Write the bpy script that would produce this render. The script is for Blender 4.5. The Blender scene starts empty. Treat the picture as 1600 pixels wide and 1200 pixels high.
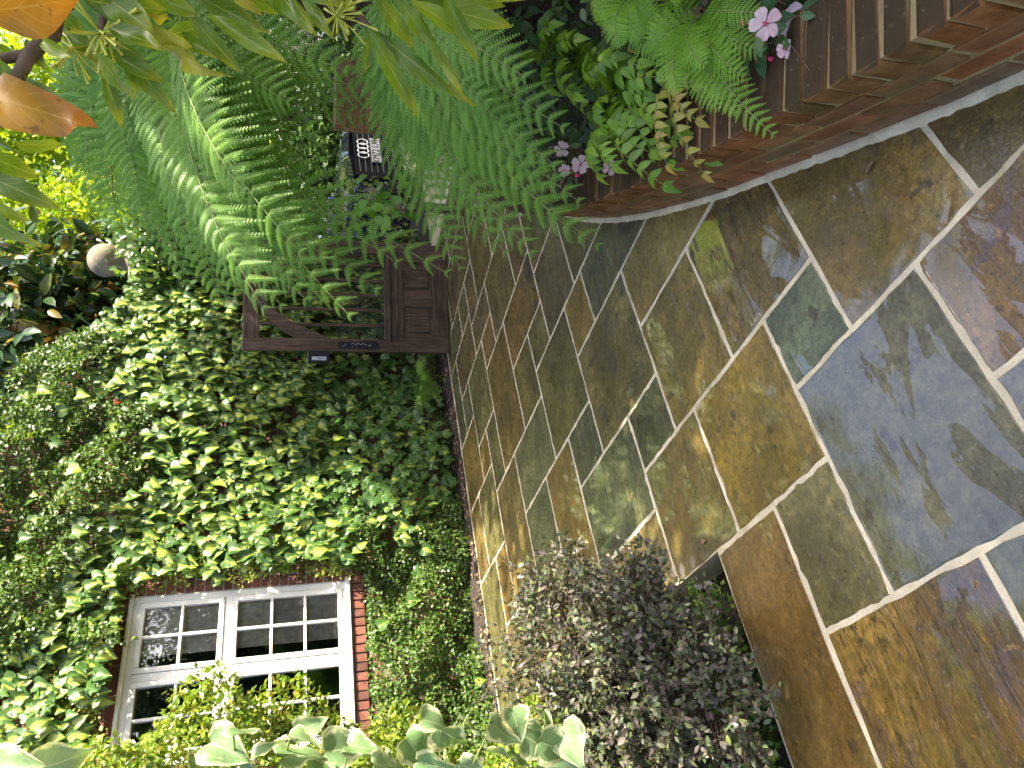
import bpy, bmesh, math, random
import numpy as np
from mathutils import Vector, Matrix

rng = np.random.default_rng(11)
random.seed(5)
sc = bpy.context.scene
COL = sc.collection
rad = math.radians

# ------------------------------------------------------------------ camera
CAM_H = 1.5
FPX = 1108.0                                   # focal length in pixels of the 1600 px long side
PITCH = math.atan(329.0 / FPX)
cF = np.array([0, math.cos(PITCH), -math.sin(PITCH)])
cU = np.array([0, math.sin(PITCH), math.cos(PITCH)])
cR = np.array([1.0, 0, 0])
cd = bpy.data.cameras.new('camera')
cam = bpy.data.objects.new('camera', cd)
COL.objects.link(cam)
cd.sensor_fit = 'HORIZONTAL'
cd.sensor_width = 36.0
cd.lens = FPX / 1600 * 36
cd.clip_start = 0.05
cd.clip_end = 400
m = Matrix.Identity(4)
for i in range(3):
    m[i][0] = -cU[i]
    m[i][1] = cR[i]
    m[i][2] = -cF[i]
m[2][3] = CAM_H
cam.matrix_world = m
sc.camera = cam

# ------------------------------------------------------------------ sky, sun, exposure
SUN_DIR = np.array([0.95, -0.16, 0.0])
SUN_DIR /= np.linalg.norm(SUN_DIR)
SUN_EL = rad(47)
world = bpy.data.worlds.new('World')
sc.world = world
world.use_nodes = True
wn = world.node_tree
sky = wn.nodes.new('ShaderNodeTexSky')
sky.sky_type = 'NISHITA'
sky.sun_disc = False
sky.sun_elevation = SUN_EL
sky.sun_rotation = math.atan2(SUN_DIR[0], SUN_DIR[1])
sky.dust_density = 4.0
sky.ozone_density = 0.45
sky.air_density = 0.6
bg = wn.nodes['Background']
bg.inputs['Strength'].default_value = 0.14
wn.links.new(sky.outputs[0], bg.inputs['Color'])
sun_d = bpy.data.lights.new('sun', 'SUN')
sun_d.energy = 4.3
sun_d.angle = rad(0.53)
sun_d.color = (1.0, 0.91, 0.73)
sun = bpy.data.objects.new('sun', sun_d)
COL.objects.link(sun)
sv = Vector((SUN_DIR[0] * math.cos(SUN_EL), SUN_DIR[1] * math.cos(SUN_EL), math.sin(SUN_EL)))
sun.rotation_euler = sv.to_track_quat('Z', 'Y').to_euler()
sun.location = sv * 30
vs = sc.view_settings
vs.view_transform = 'Standard'
vs.look = 'None'
vs.exposure = 2.25
vs.gamma = 1.0
vs.use_curve_mapping = False
cyc = sc.cycles
cyc.max_bounces = 6; cyc.diffuse_bounces = 3; cyc.glossy_bounces = 3; cyc.transmission_bounces = 3; cyc.transparent_max_bounces = 8
cyc.caustics_reflective = False; cyc.caustics_refractive = False
cyc.use_denoising = True

# ------------------------------------------------------------------ geometry helpers
T1 = math.atan2(-825, math.hypot(1108, 329))   # paving grid: the two joint directions
T2 = T1 + math.pi / 2
D1 = np.array([math.sin(T1), math.cos(T1), 0])
D2 = np.array([math.sin(T2), math.cos(T2), 0])
Z3 = np.array([0, 0, 1.0])


def PST(s, t, z=0.0):
    return D1 * s + D2 * t + Z3 * z


def ray(x, y):
    return cF + cR * ((1200 - y) - 600) / FPX - cU * (x - 800) / FPX


def at(x, y, Y):
    d = ray(x, y)
    return np.array([0, 0, CAM_H]) + d * (Y / d[1])


def on_s(x, y, s):
    d = ray(x, y)
    return np.array([0, 0, CAM_H]) + d * (s / (d @ D1))


def norm(a):
    a = np.asarray(a, float)
    return a / np.maximum(np.linalg.norm(a, axis=-1, keepdims=True), 1e-9)


def mk(name, V, F, mat=None, parent=None, lf=None, smooth=False, origin=None, mats=None, midx=None):
    """one mesh object from numpy verts and faces (tris array or list of faces)"""
    V = np.asarray(V, float)
    if origin is not None:
        V = V - np.asarray(origin)
    me = bpy.data.meshes.new(name)
    if isinstance(F, np.ndarray):
        k = F.shape[1]
        me.vertices.add(len(V))
        me.vertices.foreach_set('co', V.astype(np.float32).ravel())
        me.loops.add(F.size)
        me.loops.foreach_set('vertex_index', F.astype(np.int32).ravel())
        me.polygons.add(len(F))
        me.polygons.foreach_set('loop_start', np.arange(0, F.size, k, dtype=np.int32))
        me.update(calc_edges=True)
    else:
        me.from_pydata([tuple(v) for v in V], [], [tuple(f) for f in F])
    if lf is not None:
        a = me.attributes.new('lf', 'FLOAT_VECTOR', 'POINT')
        a.data.foreach_set('vector', np.asarray(lf, np.float32).ravel())
    if smooth:
        me.polygons.foreach_set('use_smooth', np.ones(len(me.polygons), dtype=bool))
    if mat is not None:
        me.materials.append(mat)
    if mats:
        for q in mats:
            me.materials.append(q)
        if midx is not None:
            me.polygons.foreach_set('material_index', np.asarray(midx, np.int32))
    o = bpy.data.objects.new(name, me)
    COL.objects.link(o)
    if parent is not None:
        o.parent = parent
    if origin is not None:
        o.location = tuple(np.asarray(origin, float))
    return o


def tag(o, label=None, cat=None, group=None, kind=None):
    if label: o['label'] = label
    if cat: o['category'] = cat
    if group: o['group'] = group
    if kind: o['kind'] = kind
    return o


def empty(name, loc=(0, 0, 0), rz=0.0, label=None, cat=None, group=None):
    o = bpy.data.objects.new(name, None)
    COL.objects.link(o)
    o.location = tuple(float(c) for c in loc)
    o.rotation_euler = (0, 0, rz)
    o.empty_display_size = 0.1
    return tag(o, label, cat, group)


def local(parent, V):
    """world points to a parent's local frame (parent without its own parent)"""
    l = np.array(parent.location)
    c, s = math.cos(parent.rotation_euler[2]), math.sin(parent.rotation_euler[2])
    W = np.asarray(V, float) - l
    return np.stack([W[..., 0] * c + W[..., 1] * s, -W[..., 0] * s + W[..., 1] * c, W[..., 2]], -1)


def bm_obj(name, bm, mat, parent=None, smooth=False):
    me = bpy.data.meshes.new(name)
    bm.to_mesh(me)
    bm.free()
    if mat: me.materials.append(mat)
    if smooth:
        me.polygons.foreach_set('use_smooth', np.ones(len(me.polygons), dtype=bool))
    o = bpy.data.objects.new(name, me)
    COL.objects.link(o)
    if parent: o.parent = parent
    return o


def add_box(bm, x0, x1, y0, y1, z0, z1, bevel=0.0, seg=1):
    vs_ = [bm.verts.new(p) for p in ((x0, y0, z0), (x1, y0, z0), (x1, y1, z0), (x0, y1, z0), (x0, y0, z1), (x1, y0, z1), (x1, y1, z1), (x0, y1, z1))]
    fs = [bm.faces.new([vs_[i] for i in f]) for f in ((3, 2, 1, 0), (4, 5, 6, 7), (0, 1, 5, 4), (1, 2, 6, 5), (2, 3, 7, 6), (3, 0, 4, 7))]
    if bevel:
        es = list({e for f in fs for e in f.edges})
        bmesh.ops.bevel(bm, geom=es, offset=bevel, segments=seg, affect='EDGES', profile=0.6)


def box(name, x0, x1, y0, y1, z0, z1, mat, parent=None, bevel=0.003):
    bm = bmesh.new()
    add_box(bm, x0, x1, y0, y1, z0, z1, bevel)
    return bm_obj(name, bm, mat, parent)


def tube_np(pts, radii, n=6):
    pts = np.asarray(pts, float)
    k = len(pts)
    radii = np.broadcast_to(np.asarray(radii, float), (k,))
    T = norm(np.gradient(pts, axis=0))
    ref = np.array([0.31, 0.17, 0.94]) if abs(T[0][2]) < 0.85 else np.array([1.0, 0.1, 0])
    V = []
    for i in range(k):
        a = norm(np.cross(T[i], ref))
        b = np.cross(T[i], a)
        for j in range(n):
            an = 2 * math.pi * j / n
            V.append(pts[i] + radii[i] * (a * math.cos(an) + b * math.sin(an)))
    F = []
    for i in range(k - 1):
        for j in range(n):
            a, b = i * n + j, i * n + (j + 1) % n
            F.append((a, b, b + n)); F.append((a, b + n, a + n))
    return np.array(V), np.array(F)


def join_np(parts):
    V, F, off = [], [], 0
    for v, f in parts:
        V.append(v); F.append(f + off); off += len(v)
    return np.concatenate(V), np.concatenate(F)


# ------------------------------------------------------------------ materials
def nm(name):
    mt = bpy.data.materials.new(name)
    mt.use_nodes = True
    nt = mt.node_tree
    return mt, nt, nt.nodes['Principled BSDF']


def nd(nt, typ, **kw):
    n = nt.nodes.new(typ)
    for k, v in kw.items():
        if isinstance(k, str) and hasattr(n, k): setattr(n, k, v)
    return n


def val(nt, sock, v):
    if hasattr(v, 'is_linked') or isinstance(v, bpy.types.NodeSocket): nt.links.new(v, sock)
    else: sock.default_value = v


def math_(nt, op, a, b=0.0, c=0.0, clamp=False):
    n = nt.nodes.new('ShaderNodeMath'); n.operation = op; n.use_clamp = clamp
    for i, v in enumerate((a, b, c)): val(nt, n.inputs[i], v)
    return n.outputs[0]


def mixc(nt, fac, a, b, mode='MIX'):
    n = nt.nodes.new('ShaderNodeMix'); n.data_type = 'RGBA'; n.blend_type = mode
    val(nt, n.inputs[0], fac)
    for i, v in ((6, a), (7, b)):
        if isinstance(v, tuple) and len(v) == 3: v = v + (1,)
        val(nt, n.inputs[i], v)
    return n.outputs[2]


def noise(nt, vec, scale, detail=4, rough=0.55, dist=0.0, lac=2.0):
    n = nt.nodes.new('ShaderNodeTexNoise')
    if vec is not None: nt.links.new(vec, n.inputs['Vector'])
    n.inputs['Scale'].default_value = scale
    n.inputs['Detail'].default_value = detail
    n.inputs['Roughness'].default_value = rough
    n.inputs['Distortion'].default_value = dist
    return n.outputs['Fac']


def smooth(nt, x, lo, hi, o0=0.0, o1=1.0):
    n = nt.nodes.new('ShaderNodeMapRange'); n.interpolation_type = 'SMOOTHSTEP'
    val(nt, n.inputs[0], x); val(nt, n.inputs[1], lo); val(nt, n.inputs[2], hi); val(nt, n.inputs[3], o0); val(nt, n.inputs[4], o1)
    return n.outputs[0]


def ramp(nt, fac, stops):
    n = nt.nodes.new('ShaderNodeValToRGB')
    e = n.color_ramp.elements
    while len(e) < len(stops): e.new(0.5)
    for el, (p, c) in zip(e, stops):
        el.position = p; el.color = tuple(c) + (1,)
    nt.links.new(fac, n.inputs[0])
    return n.outputs[0]


def bump(nt, h, strength, dist, nrm=None):
    n = nt.nodes.new('ShaderNodeBump')
    val(nt, n.inputs['Strength'], strength)
    n.inputs['Distance'].default_value = dist
    nt.links.new(h, n.inputs['Height'])
    if nrm is not None: nt.links.new(nrm, n.inputs['Normal'])
    return n.outputs[0]


def leafmat(name, stops, rib=(0.3, 0.4, 0.12), ribw=0.06, ribf=0.5, center=None, cen_w=0.5, edge=None, rough=0.4, trans=0.35, veins=0.0, speck=None, tcol=None, mott=0.35, tipc=None):
    """procedural leaf: colour by leaf, midrib, side veins, variegation, light shining through"""
    mt, nt, p = nm(name)
    at_ = nd(nt, 'ShaderNodeAttribute'); at_.attribute_name = 'lf'
    sep = nd(nt, 'ShaderNodeSeparateXYZ'); nt.links.new(at_.outputs['Vector'], sep.inputs[0])
    oi = nd(nt, 'ShaderNodeObjectInfo')
    geo = nd(nt, 'ShaderNodeNewGeometry')
    r = math_(nt, 'FRACT', math_(nt, 'ADD', sep.outputs[2], oi.outputs['Random']))
    aa = math_(nt, 'ABSOLUTE', sep.outputs[0])
    col = ramp(nt, r, stops)
    ns = noise(nt, geo.outputs['Position'], 18, 3)
    col = mixc(nt, smooth(nt, ns, 0.35, 0.7, 0.0, mott), col, mixc(nt, 1.0, col, (0.55, 0.6, 0.5), 'MULTIPLY'))
    if center is not None:
        cv = nd(nt, 'ShaderNodeCombineXYZ')
        nt.links.new(math_(nt, 'ADD', aa, math_(nt, 'MULTIPLY', r, 17)), cv.inputs[0]); nt.links.new(sep.outputs[1], cv.inputs[1]); nt.links.new(math_(nt, 'MULTIPLY', r, 31), cv.inputs[2])
        cn = noise(nt, cv.outputs[0], 5, 3)
        w = math_(nt, 'ADD', math_(nt, 'MULTIPLY', math_(nt, 'SUBTRACT', cn, 0.5), 0.9), math_(nt, 'MULTIPLY', math_(nt, 'FRACT', math_(nt, 'MULTIPLY', r, 7.3)), cen_w))
        col = mixc(nt, smooth(nt, math_(nt, 'SUBTRACT', w, aa), -0.18, 0.14), col, center)
    if edge is not None:
        cv = nd(nt, 'ShaderNodeCombineXYZ')
        nt.links.new(math_(nt, 'ADD', sep.outputs[0], math_(nt, 'MULTIPLY', r, 9)), cv.inputs[0]); nt.links.new(sep.outputs[1], cv.inputs[1])
        en = noise(nt, cv.outputs[0], 4, 3)
        col = mixc(nt, smooth(nt, math_(nt, 'ADD', aa, math_(nt, 'MULTIPLY', math_(nt, 'SUBTRACT', en, 0.5), 1.6)), 0.62, 0.98), col, edge)
    if veins:
        vv = math_(nt, 'SINE', math_(nt, 'MULTIPLY', math_(nt, 'SUBTRACT', sep.outputs[1], math_(nt, 'MULTIPLY', aa, 0.28)), 46))
        col = mixc(nt, smooth(nt, vv, 0.82, 1.0, 0, veins), col, rib)
    if tipc is not None:
        tn = math_(nt, 'ADD', sep.outputs[1], math_(nt, 'ADD', math_(nt, 'MULTIPLY', math_(nt, 'SUBTRACT', ns, 0.5), 0.5), math_(nt, 'MULTIPLY', math_(nt, 'MULTIPLY', aa, aa), 0.15)))
        col = mixc(nt, smooth(nt, tn, 0.62, 1.02, 0, 0.75), col, tipc)
    if speck is not None:
        sn = noise(nt, geo.outputs['Position'], 90, 2)
        col = mixc(nt, smooth(nt, sn, 0.66, 0.72, 0, 0.7), col, speck)
    col = mixc(nt, smooth(nt, aa, ribw, ribw * 0.3, 0.0, ribf), col, rib)
    nt.links.new(col, p.inputs['Base Color'])
    p.inputs['Roughness'].default_value = rough
    p.inputs['Specular IOR Level'].default_value = 0.45
    tr = nd(nt, 'ShaderNodeBsdfTranslucent')
    nt.links.new(mixc(nt, 1.0, col, tcol or (1.25, 1.25, 0.55), 'MULTIPLY'), tr.inputs['Color'])
    mx = nd(nt, 'ShaderNodeMixShader'); mx.inputs[0].default_value = trans
    nt.links.new(p.outputs[0], mx.inputs[1]); nt.links.new(tr.outputs[0], mx.inputs[2])
    nt.links.new(mx.outputs[0], nt.nodes['Material Output'].inputs[0])
    return mt


def simple(name, col, rough=0.6, metal=0.0, var=0.15, scale=20, bmp=0.0, spec=0.5, coat=0.0):
    mt, nt, p = nm(name)
    tc = nd(nt, 'ShaderNodeTexCoord')
    n = noise(nt, tc.outputs['Object'], scale, 5)
    c = mixc(nt, smooth(nt, n, 0.3, 0.7), tuple(x * (1 - var) for x in col), tuple(min(1, x * (1 + var)) for x in col))
    nt.links.new(c, p.inputs['Base Color'])
    p.inputs['Roughness'].default_value = rough
    p.inputs['Metallic'].default_value = metal
    p.inputs['Specular IOR Level'].default_value = spec
    p.inputs['Coat Weight'].default_value = coat
    if bmp: nt.links.new(bump(nt, n, bmp, 0.01), p.inputs['Normal'])
    return mt


def brick_mat(name, stops, moss=0.0, wet=0.45, top=False):
    mt, nt, p = nm(name)
    tc = nd(nt, 'ShaderNodeTexCoord'); oi = nd(nt, 'ShaderNodeObjectInfo')
    ad = nd(nt, 'ShaderNodeVectorMath', operation='ADD')
    nt.links.new(tc.outputs['Object'], ad.inputs[0])
    sx = nd(nt, 'ShaderNodeVectorMath', operation='SCALE'); sx.inputs[0].default_value = (37, 11, 23)
    nt.links.new(oi.outputs['Random'], sx.inputs['Scale']); nt.links.new(sx.outputs[0], ad.inputs[1])
    n1 = noise(nt, ad.outputs[0], 9, 6, 0.65); n2 = noise(nt, ad.outputs[0], 60, 5, 0.6)
    base = ramp(nt, oi.outputs['Random'], stops)
    c = mixc(nt, smooth(nt, n1, 0.35, 0.68), base, mixc(nt, 1.0, base, (0.5, 0.44, 0.38), 'MULTIPLY'))
    c = mixc(nt, smooth(nt, n2, 0.58, 0.8, 0, 0.45), c, (0.05, 0.04, 0.03))
    if moss: c = mixc(nt, smooth(nt, noise(nt, ad.outputs[0], 6, 4), 0.52, 0.7, 0, moss), c, (0.07, 0.075, 0.03))
    if top:
        geo = nd(nt, 'ShaderNodeNewGeometry'); sp_ = nd(nt, 'ShaderNodeSeparateXYZ'); nt.links.new(geo.outputs['Normal'], sp_.inputs[0])
        c = mixc(nt, math_(nt, 'MULTIPLY', smooth(nt, sp_.outputs[2], .5, .9), smooth(nt, n1, .25, .6, 1.0, .8)), c, (.040, .032, .020))
        c = mixc(nt, smooth(nt, n2, .60, .72, 0, .5), c, (.20, .17, .11))
        rv = smooth(nt, sp_.outputs[2], .5, .9, wet, .95)
        nt.links.new(rv, p.inputs['Roughness']); p.inputs['Specular IOR Level'].default_value = .10
    nt.links.new(c, p.inputs['Base Color'])
    p.inputs['Roughness'].default_value = wet
    h = math_(nt, 'ADD', n1, math_(nt, 'MULTIPLY', n2, 0.6))
    nt.links.new(bump(nt, h, 0.55, 0.006), p.inputs['Normal'])
    return mt


def paver_mat():
    mt, nt, p = nm('wet_riven_stone')
    tc = nd(nt, 'ShaderNodeTexCoord'); oi = nd(nt, 'ShaderNodeObjectInfo')

    def oattr(nm_):
        a = nd(nt, 'ShaderNodeAttribute'); a.attribute_type = 'OBJECT'; a.attribute_name = nm_
        return a.outputs['Fac']
    ad = nd(nt, 'ShaderNodeVectorMath', operation='ADD')
    sx = nd(nt, 'ShaderNodeVectorMath', operation='SCALE'); sx.inputs[0].default_value = (53, 29, 17)
    nt.links.new(oi.outputs['Random'], sx.inputs['Scale'])
    nt.links.new(tc.outputs['Object'], ad.inputs[0]); nt.links.new(sx.outputs[0], ad.inputs[1])
    v = ad.outputs[0]
    # grain: noise stretched along the slab
    mp = nd(nt, 'ShaderNodeMapping'); mp.inputs['Scale'].default_value = (1.0, 5.5, 1.0); mp.inputs['Rotation'].default_value = (0, 0, 0.25)
    nt.links.new(v, mp.inputs[0])
    g = noise(nt, mp.outputs[0], 3.2, 8, 0.62, 0.6)
    n1 = noise(nt, v, 3.0, 9, 0.62, 0.3); n2 = noise(nt, v, 13, 6, 0.6); n3 = noise(nt, v, 85, 4, 0.6); n4 = noise(nt, v, 1.9, 3, 0.5, 0.8)
    base = mixc(nt, 1.0, oi.outputs['Color'], (1.10, 1.08, 0.62), 'MULTIPLY')
    c = mixc(nt, smooth(nt, n1, 0.3, 0.72), mixc(nt, 1.0, base, (0.50, 0.50, 0.50), 'MULTIPLY'), mixc(nt, 1.0, base, (1.62, 1.52, 1.30), 'MULTIPLY'))
    c = mixc(nt, math_(nt, 'MULTIPLY', smooth(nt, g, 0.48, 0.66), oattr('grain')), c, mixc(nt, 1.0, base, (0.38, 0.36, 0.36), 'MULTIPLY'))
    c = mixc(nt, math_(nt, 'MULTIPLY', smooth(nt, n4, 0.5, 0.62), oattr('rust')), c, (0.12, 0.048, 0.012))
    c = mixc(nt, math_(nt, 'MULTIPLY', smooth(nt, noise(nt, v, 2.6, 6, 0.7, 1.2), 0.5, 0.6), oattr('dark')), c, (0.028, 0.030, 0.034))
    c = mixc(nt, math_(nt, 'MULTIPLY', smooth(nt, noise(nt, mp.outputs[0], 5.2, 5, 0.6, 0.8), 0.56, 0.66), oattr('gold')), c, (0.19, 0.125, 0.014))
    c = mixc(nt, math_(nt, 'MULTIPLY', smooth(nt, noise(nt, v, 4.2, 6, 0.65, 1.5), 0.56, 0.62), oattr('purple')), c, (0.10, 0.07, 0.085))
    n5 = noise(nt, v, 34, 5, 0.65)
    c = mixc(nt, smooth(nt, n5, 0.42, 0.62, 0, 0.55), c, mixc(nt, 1.0, base, (0.5, 0.46, 0.42), 'MULTIPLY'))
    c = mixc(nt, smooth(nt, n5, 0.42, 0.28, 0, 0.6), c, mixc(nt, 1.0, base, (1.8, 1.65, 1.4), 'MULTIPLY'))
    c = mixc(nt, smooth(nt, n2, 0.60, 0.68, 0, 0.8), c, (0.05, 0.03, 0.013))
    c = mixc(nt, smooth(nt, n3, 0.56, 0.7, 0, 0.6), c, (0.03, 0.028, 0.018))
    c = mixc(nt, smooth(nt, n3, 0.40, 0.28, 0, 0.22), c, (0.4, 0.36, 0.26))
    cl_ = math_(nt, 'ABSOLUTE', math_(nt, 'SUBTRACT', noise(nt, mp.outputs[0], 2.1, 5, 0.6, 1.6), 0.5))
    c = mixc(nt, math_(nt, 'MULTIPLY', smooth(nt, cl_, 0.012, 0.002), math_(nt, 'ADD', 0.15, oattr('grain'))), c, (0.03, 0.022, 0.012))
    nt.links.new(c, p.inputs['Base Color'])
    mp2 = nd(nt, 'ShaderNodeMapping'); mp2.inputs['Scale'].default_value = (1.0, 2.4, 1.0); mp2.inputs['Rotation'].default_value = (0, 0, 0.5)
    nt.links.new(v, mp2.inputs[0])
    # water film: pools where the slab lies low, damp elsewhere
    wet = math_(nt, 'SUBTRACT', math_(nt, 'ADD', noise(nt, mp2.outputs[0], 2.0, 8, 0.62, 0.9), math_(nt, 'MULTIPLY', math_(nt, 'SUBTRACT', n5, 0.5), 0.06)), math_(nt, 'MULTIPLY', math_(nt, 'SUBTRACT', 1.0, oattr('wet')), 0.30))
    pool = smooth(nt, wet, 0.428, 0.440)
    # riven relief: terraces + ripple + grit
    terr = math_(nt, 'MULTIPLY', math_(nt, 'SNAP', math_(nt, 'ADD', n1, math_(nt, 'MULTIPLY', n4, 0.6)), 0.07), 1.7)
    h = math_(nt, 'ADD', math_(nt, 'ADD', terr, math_(nt, 'MULTIPLY', g, math_(nt, 'ADD', 0.25, oattr('grain')))), math_(nt, 'ADD', math_(nt, 'MULTIPLY', n2, 0.28), math_(nt, 'ADD', math_(nt, 'MULTIPLY', n5, 0.22), math_(nt, 'MULTIPLY', n3, 0.12))))
    b = bump(nt, h, 0.95, 0.012)
    nt.links.new(b, p.inputs['Normal'])
    nt.links.new(smooth(nt, n2, 0.3, 0.7, 0.24, 0.46), p.inputs['Roughness'])
    p.inputs['Specular IOR Level'].default_value = 0.4
    nt.links.new(math_(nt, 'ADD', 0.20, math_(nt, 'MULTIPLY', pool, 0.80)), p.inputs['Coat Weight'])
    p.inputs['Coat IOR'].default_value = 2.1
    nt.links.new(math_(nt, 'SUBTRACT', 0.12, math_(nt, 'MULTIPLY', pool, 0.105)), p.inputs['Coat Roughness'])
    b2 = bump(nt, h, math_(nt, 'SUBTRACT', 0.60, math_(nt, 'MULTIPLY', pool, 0.565)), 0.010)
    nt.links.new(b2, p.inputs['Coat Normal'])
    return mt


def mortar_mat(name, col, rough=0.9):
    mt, nt, p = nm(name)
    geo = nd(nt, 'ShaderNodeNewGeometry')
    n = noise(nt, geo.outputs['Position'], 140, 4); n2 = noise(nt, geo.outputs['Position'], 7, 4)
    c = mixc(nt, smooth(nt, n2, 0.35, 0.7), tuple(x * 0.72 for x in col), col)
    c = mixc(nt, smooth(nt, n, 0.5, 0.75, 0, 0.55), c, tuple(x * 0.45 for x in col))
    c = mixc(nt, smooth(nt, noise(nt, geo.outputs['Position'], 2.6, 6, .7), 0.52, 0.68, 0, 0.6), c, (col[0] * .42, col[1] * .40, col[2] * .30))
    nt.links.new(c, p.inputs['Base Color'])
    p.inputs['Roughness'].default_value = rough
    nt.links.new(bump(nt, n, 0.5, 0.004), p.inputs['Normal'])
    return mt


def wood_mat(name, dark, light):
    mt, nt, p = nm(name)
    tc = nd(nt, 'ShaderNodeTexCoord'); oi = nd(nt, 'ShaderNodeObjectInfo')
    a = nd(nt, 'ShaderNodeAttribute'); a.attribute_type = 'OBJECT'; a.attribute_name = 'flat'
    # grain runs along z for uprights, along x for rails (object property flat = 1)
    mp1 = nd(nt, 'ShaderNodeMapping'); mp1.inputs['Scale'].default_value = (28, 28, 2.2)
    mp2 = nd(nt, 'ShaderNodeMapping'); mp2.inputs['Scale'].default_value = (2.2, 28, 28)
    nt.links.new(tc.outputs['Object'], mp1.inputs[0]); nt.links.new(tc.outputs['Object'], mp2.inputs[0])
    vm = nd(nt, 'ShaderNodeMix'); vm.data_type = 'VECTOR'
    nt.links.new(a.outputs['Fac'], vm.inputs[0]); nt.links.new(mp1.outputs[0], vm.inputs[4]); nt.links.new(mp2.outputs[0], vm.inputs[5])
    n = noise(nt, vm.outputs[1], 1.6, 6, 0.6, 0.5); n2 = noise(nt, tc.outputs['Object'], 4, 5)
    c = mixc(nt, smooth(nt, n, 0.35, 0.66), dark, light)
    c = mixc(nt, smooth(nt, n2, 0.4, 0.7, 0, 0.6), c, tuple(x * 0.45 for x in dark))
    nt.links.new(c, p.inputs['Base Color'])
    p.inputs['Roughness'].default_value = 0.55
    nt.links.new(bump(nt, n, 0.35, 0.004), p.inputs['Normal'])
    return mt


M = {}
M['paver'] = paver_mat()
M['joint'] = mortar_mat('pale_jointing', (0.78, 0.67, 0.45))
M['brick_mortar'] = mortar_mat('sandy_brick_mortar', (0.36, 0.275, 0.12))
M['white_mortar'] = mortar_mat('pale_brick_mortar', (0.55, 0.50, 0.44))
RED = [(0.0, (0.16, 0.085, 0.035)), (0.3, (0.27, 0.11, 0.04)), (0.6, (0.20, 0.11, 0.045)), (0.85, (0.38, 0.12, 0.04)), (1.0, (0.28, 0.14, 0.055))]
M['brick'] = brick_mat('wet_red_brick', RED, moss=0.55, wet=0.42)
M['coping_brick'] = brick_mat('weathered_coping_brick', [(0, (0.20, 0.10, 0.04)), (0.4, (0.28, 0.12, 0.045)), (0.8, (0.20, 0.13, 0.05)), (1, (0.36, 0.13, 0.045))], moss=0.35, wet=0.5, top=True)
M['house_brick'] = brick_mat('red_house_brick', [(0, (0.20, 0.07, 0.045)), (0.5, (0.26, 0.09, 0.055)), (1, (0.15, 0.055, 0.04))], wet=0.75)
M['pier_brick'] = brick_mat('brown_pier_brick', [(0, (0.30, 0.16, 0.07)), (1, (0.38, 0.19, 0.09))], moss=0.3, wet=0.7)
M['wood'] = wood_mat('weathered_dark_oak', (0.045, 0.026, 0.015), (0.13, 0.078, 0.045))
M['white_paint'] = simple('white_gloss_paint', (0.82, 0.80, 0.74), 0.35, var=0.05, scale=12)
M['black_metal'] = simple('black_enamel', (0.012, 0.013, 0.017), 0.35)
M['pale_label'] = simple('pale_grey_print', (0.42, 0.45, 0.50), 0.5)
M['soil'] = simple('damp_dark_soil', (0.03, 0.023, 0.016), 0.9, var=0.5, scale=40, bmp=0.8)
M['stone'] = simple('weathered_limestone', (0.19, 0.16, 0.11), 0.85, var=0.35, scale=9, bmp=0.6)
M['bark'] = simple('brown_bark', (0.11, 0.075, 0.045), 0.85, var=0.4, scale=30, bmp=0.7)
M['stem_green'] = simple('green_stem', (0.16, 0.22, 0.05), 0.55, var=0.25)
M['stem_brown'] = simple('red_brown_stem', (0.16, 0.075, 0.04), 0.6, var=0.25)
M['fibre'] = simple('dark_fibrous_trunk', (0.055, 0.035, 0.022), 0.95, var=0.5, scale=60, bmp=1.0)
M['gravel'] = simple('wet_grey_gravel', (0.10, 0.09, 0.075), 0.45, var=0.5, scale=60, bmp=0.9)

# leaves
M['ivy'] = leafmat('sulphur_heart_ivy', [(0, (0.030, 0.090, 0.016)), (0.4, (0.050, 0.125, 0.022)), (0.75, (0.085, 0.17, 0.024)), (1, (0.035, 0.10, 0.022))], rib=(0.35, 0.45, 0.12), ribw=0.05, ribf=0.6, center=(0.34, 0.41, 0.055), cen_w=0.62, rough=0.42, trans=0.25, veins=0.35)
M['ivy_green'] = leafmat('plain_lobed_ivy', [(0, (0.040, 0.105, 0.016)), (0.5, (0.07, 0.155, 0.02)), (1, (0.05, 0.12, 0.02))], rib=(0.2, 0.32, 0.10), ribw=0.05, ribf=0.6, rough=0.38, trans=0.25, veins=0.25)
M['ivy_cream'] = leafmat('cream_edged_ivy', [(0, (0.12, 0.22, 0.07)), (0.5, (0.20, 0.30, 0.13)), (1, (0.13, 0.22, 0.09))], rib=(0.5, 0.55, 0.32), ribw=0.04, ribf=0.6, edge=(0.60, 0.60, 0.34), rough=0.5, trans=0.22, veins=0.12)
M['wire'] = leafmat('wire_vine_leaf', [(0, (0.10, 0.19, 0.02)), (0.4, (0.20, 0.30, 0.035)), (0.7, (0.28, 0.36, 0.05)), (0.9, (0.34, 0.34, 0.05)), (1, (0.15, 0.10, 0.03))], ribf=0.0, rough=0.35, trans=0.35)
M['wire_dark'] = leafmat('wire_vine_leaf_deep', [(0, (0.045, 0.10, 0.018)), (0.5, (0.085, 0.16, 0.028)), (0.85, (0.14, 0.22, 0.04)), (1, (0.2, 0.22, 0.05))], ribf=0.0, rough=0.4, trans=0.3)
M['fern'] = leafmat('tree_fern_pinnule', [(0, (0.13, 0.27, 0.03)), (0.5, (0.20, 0.37, 0.035)), (1, (0.16, 0.32, 0.05))], ribf=0.0, rough=0.5, trans=0.32, tcol=(1.3, 1.5, 0.35))
M['shield_fern'] = leafmat('shield_fern_pinnule', [(0, (0.14, 0.32, 0.025)), (0.5, (0.22, 0.42, 0.03)), (1, (0.26, 0.45, 0.04))], ribf=0.0, rough=0.5, trans=0.32)
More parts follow.
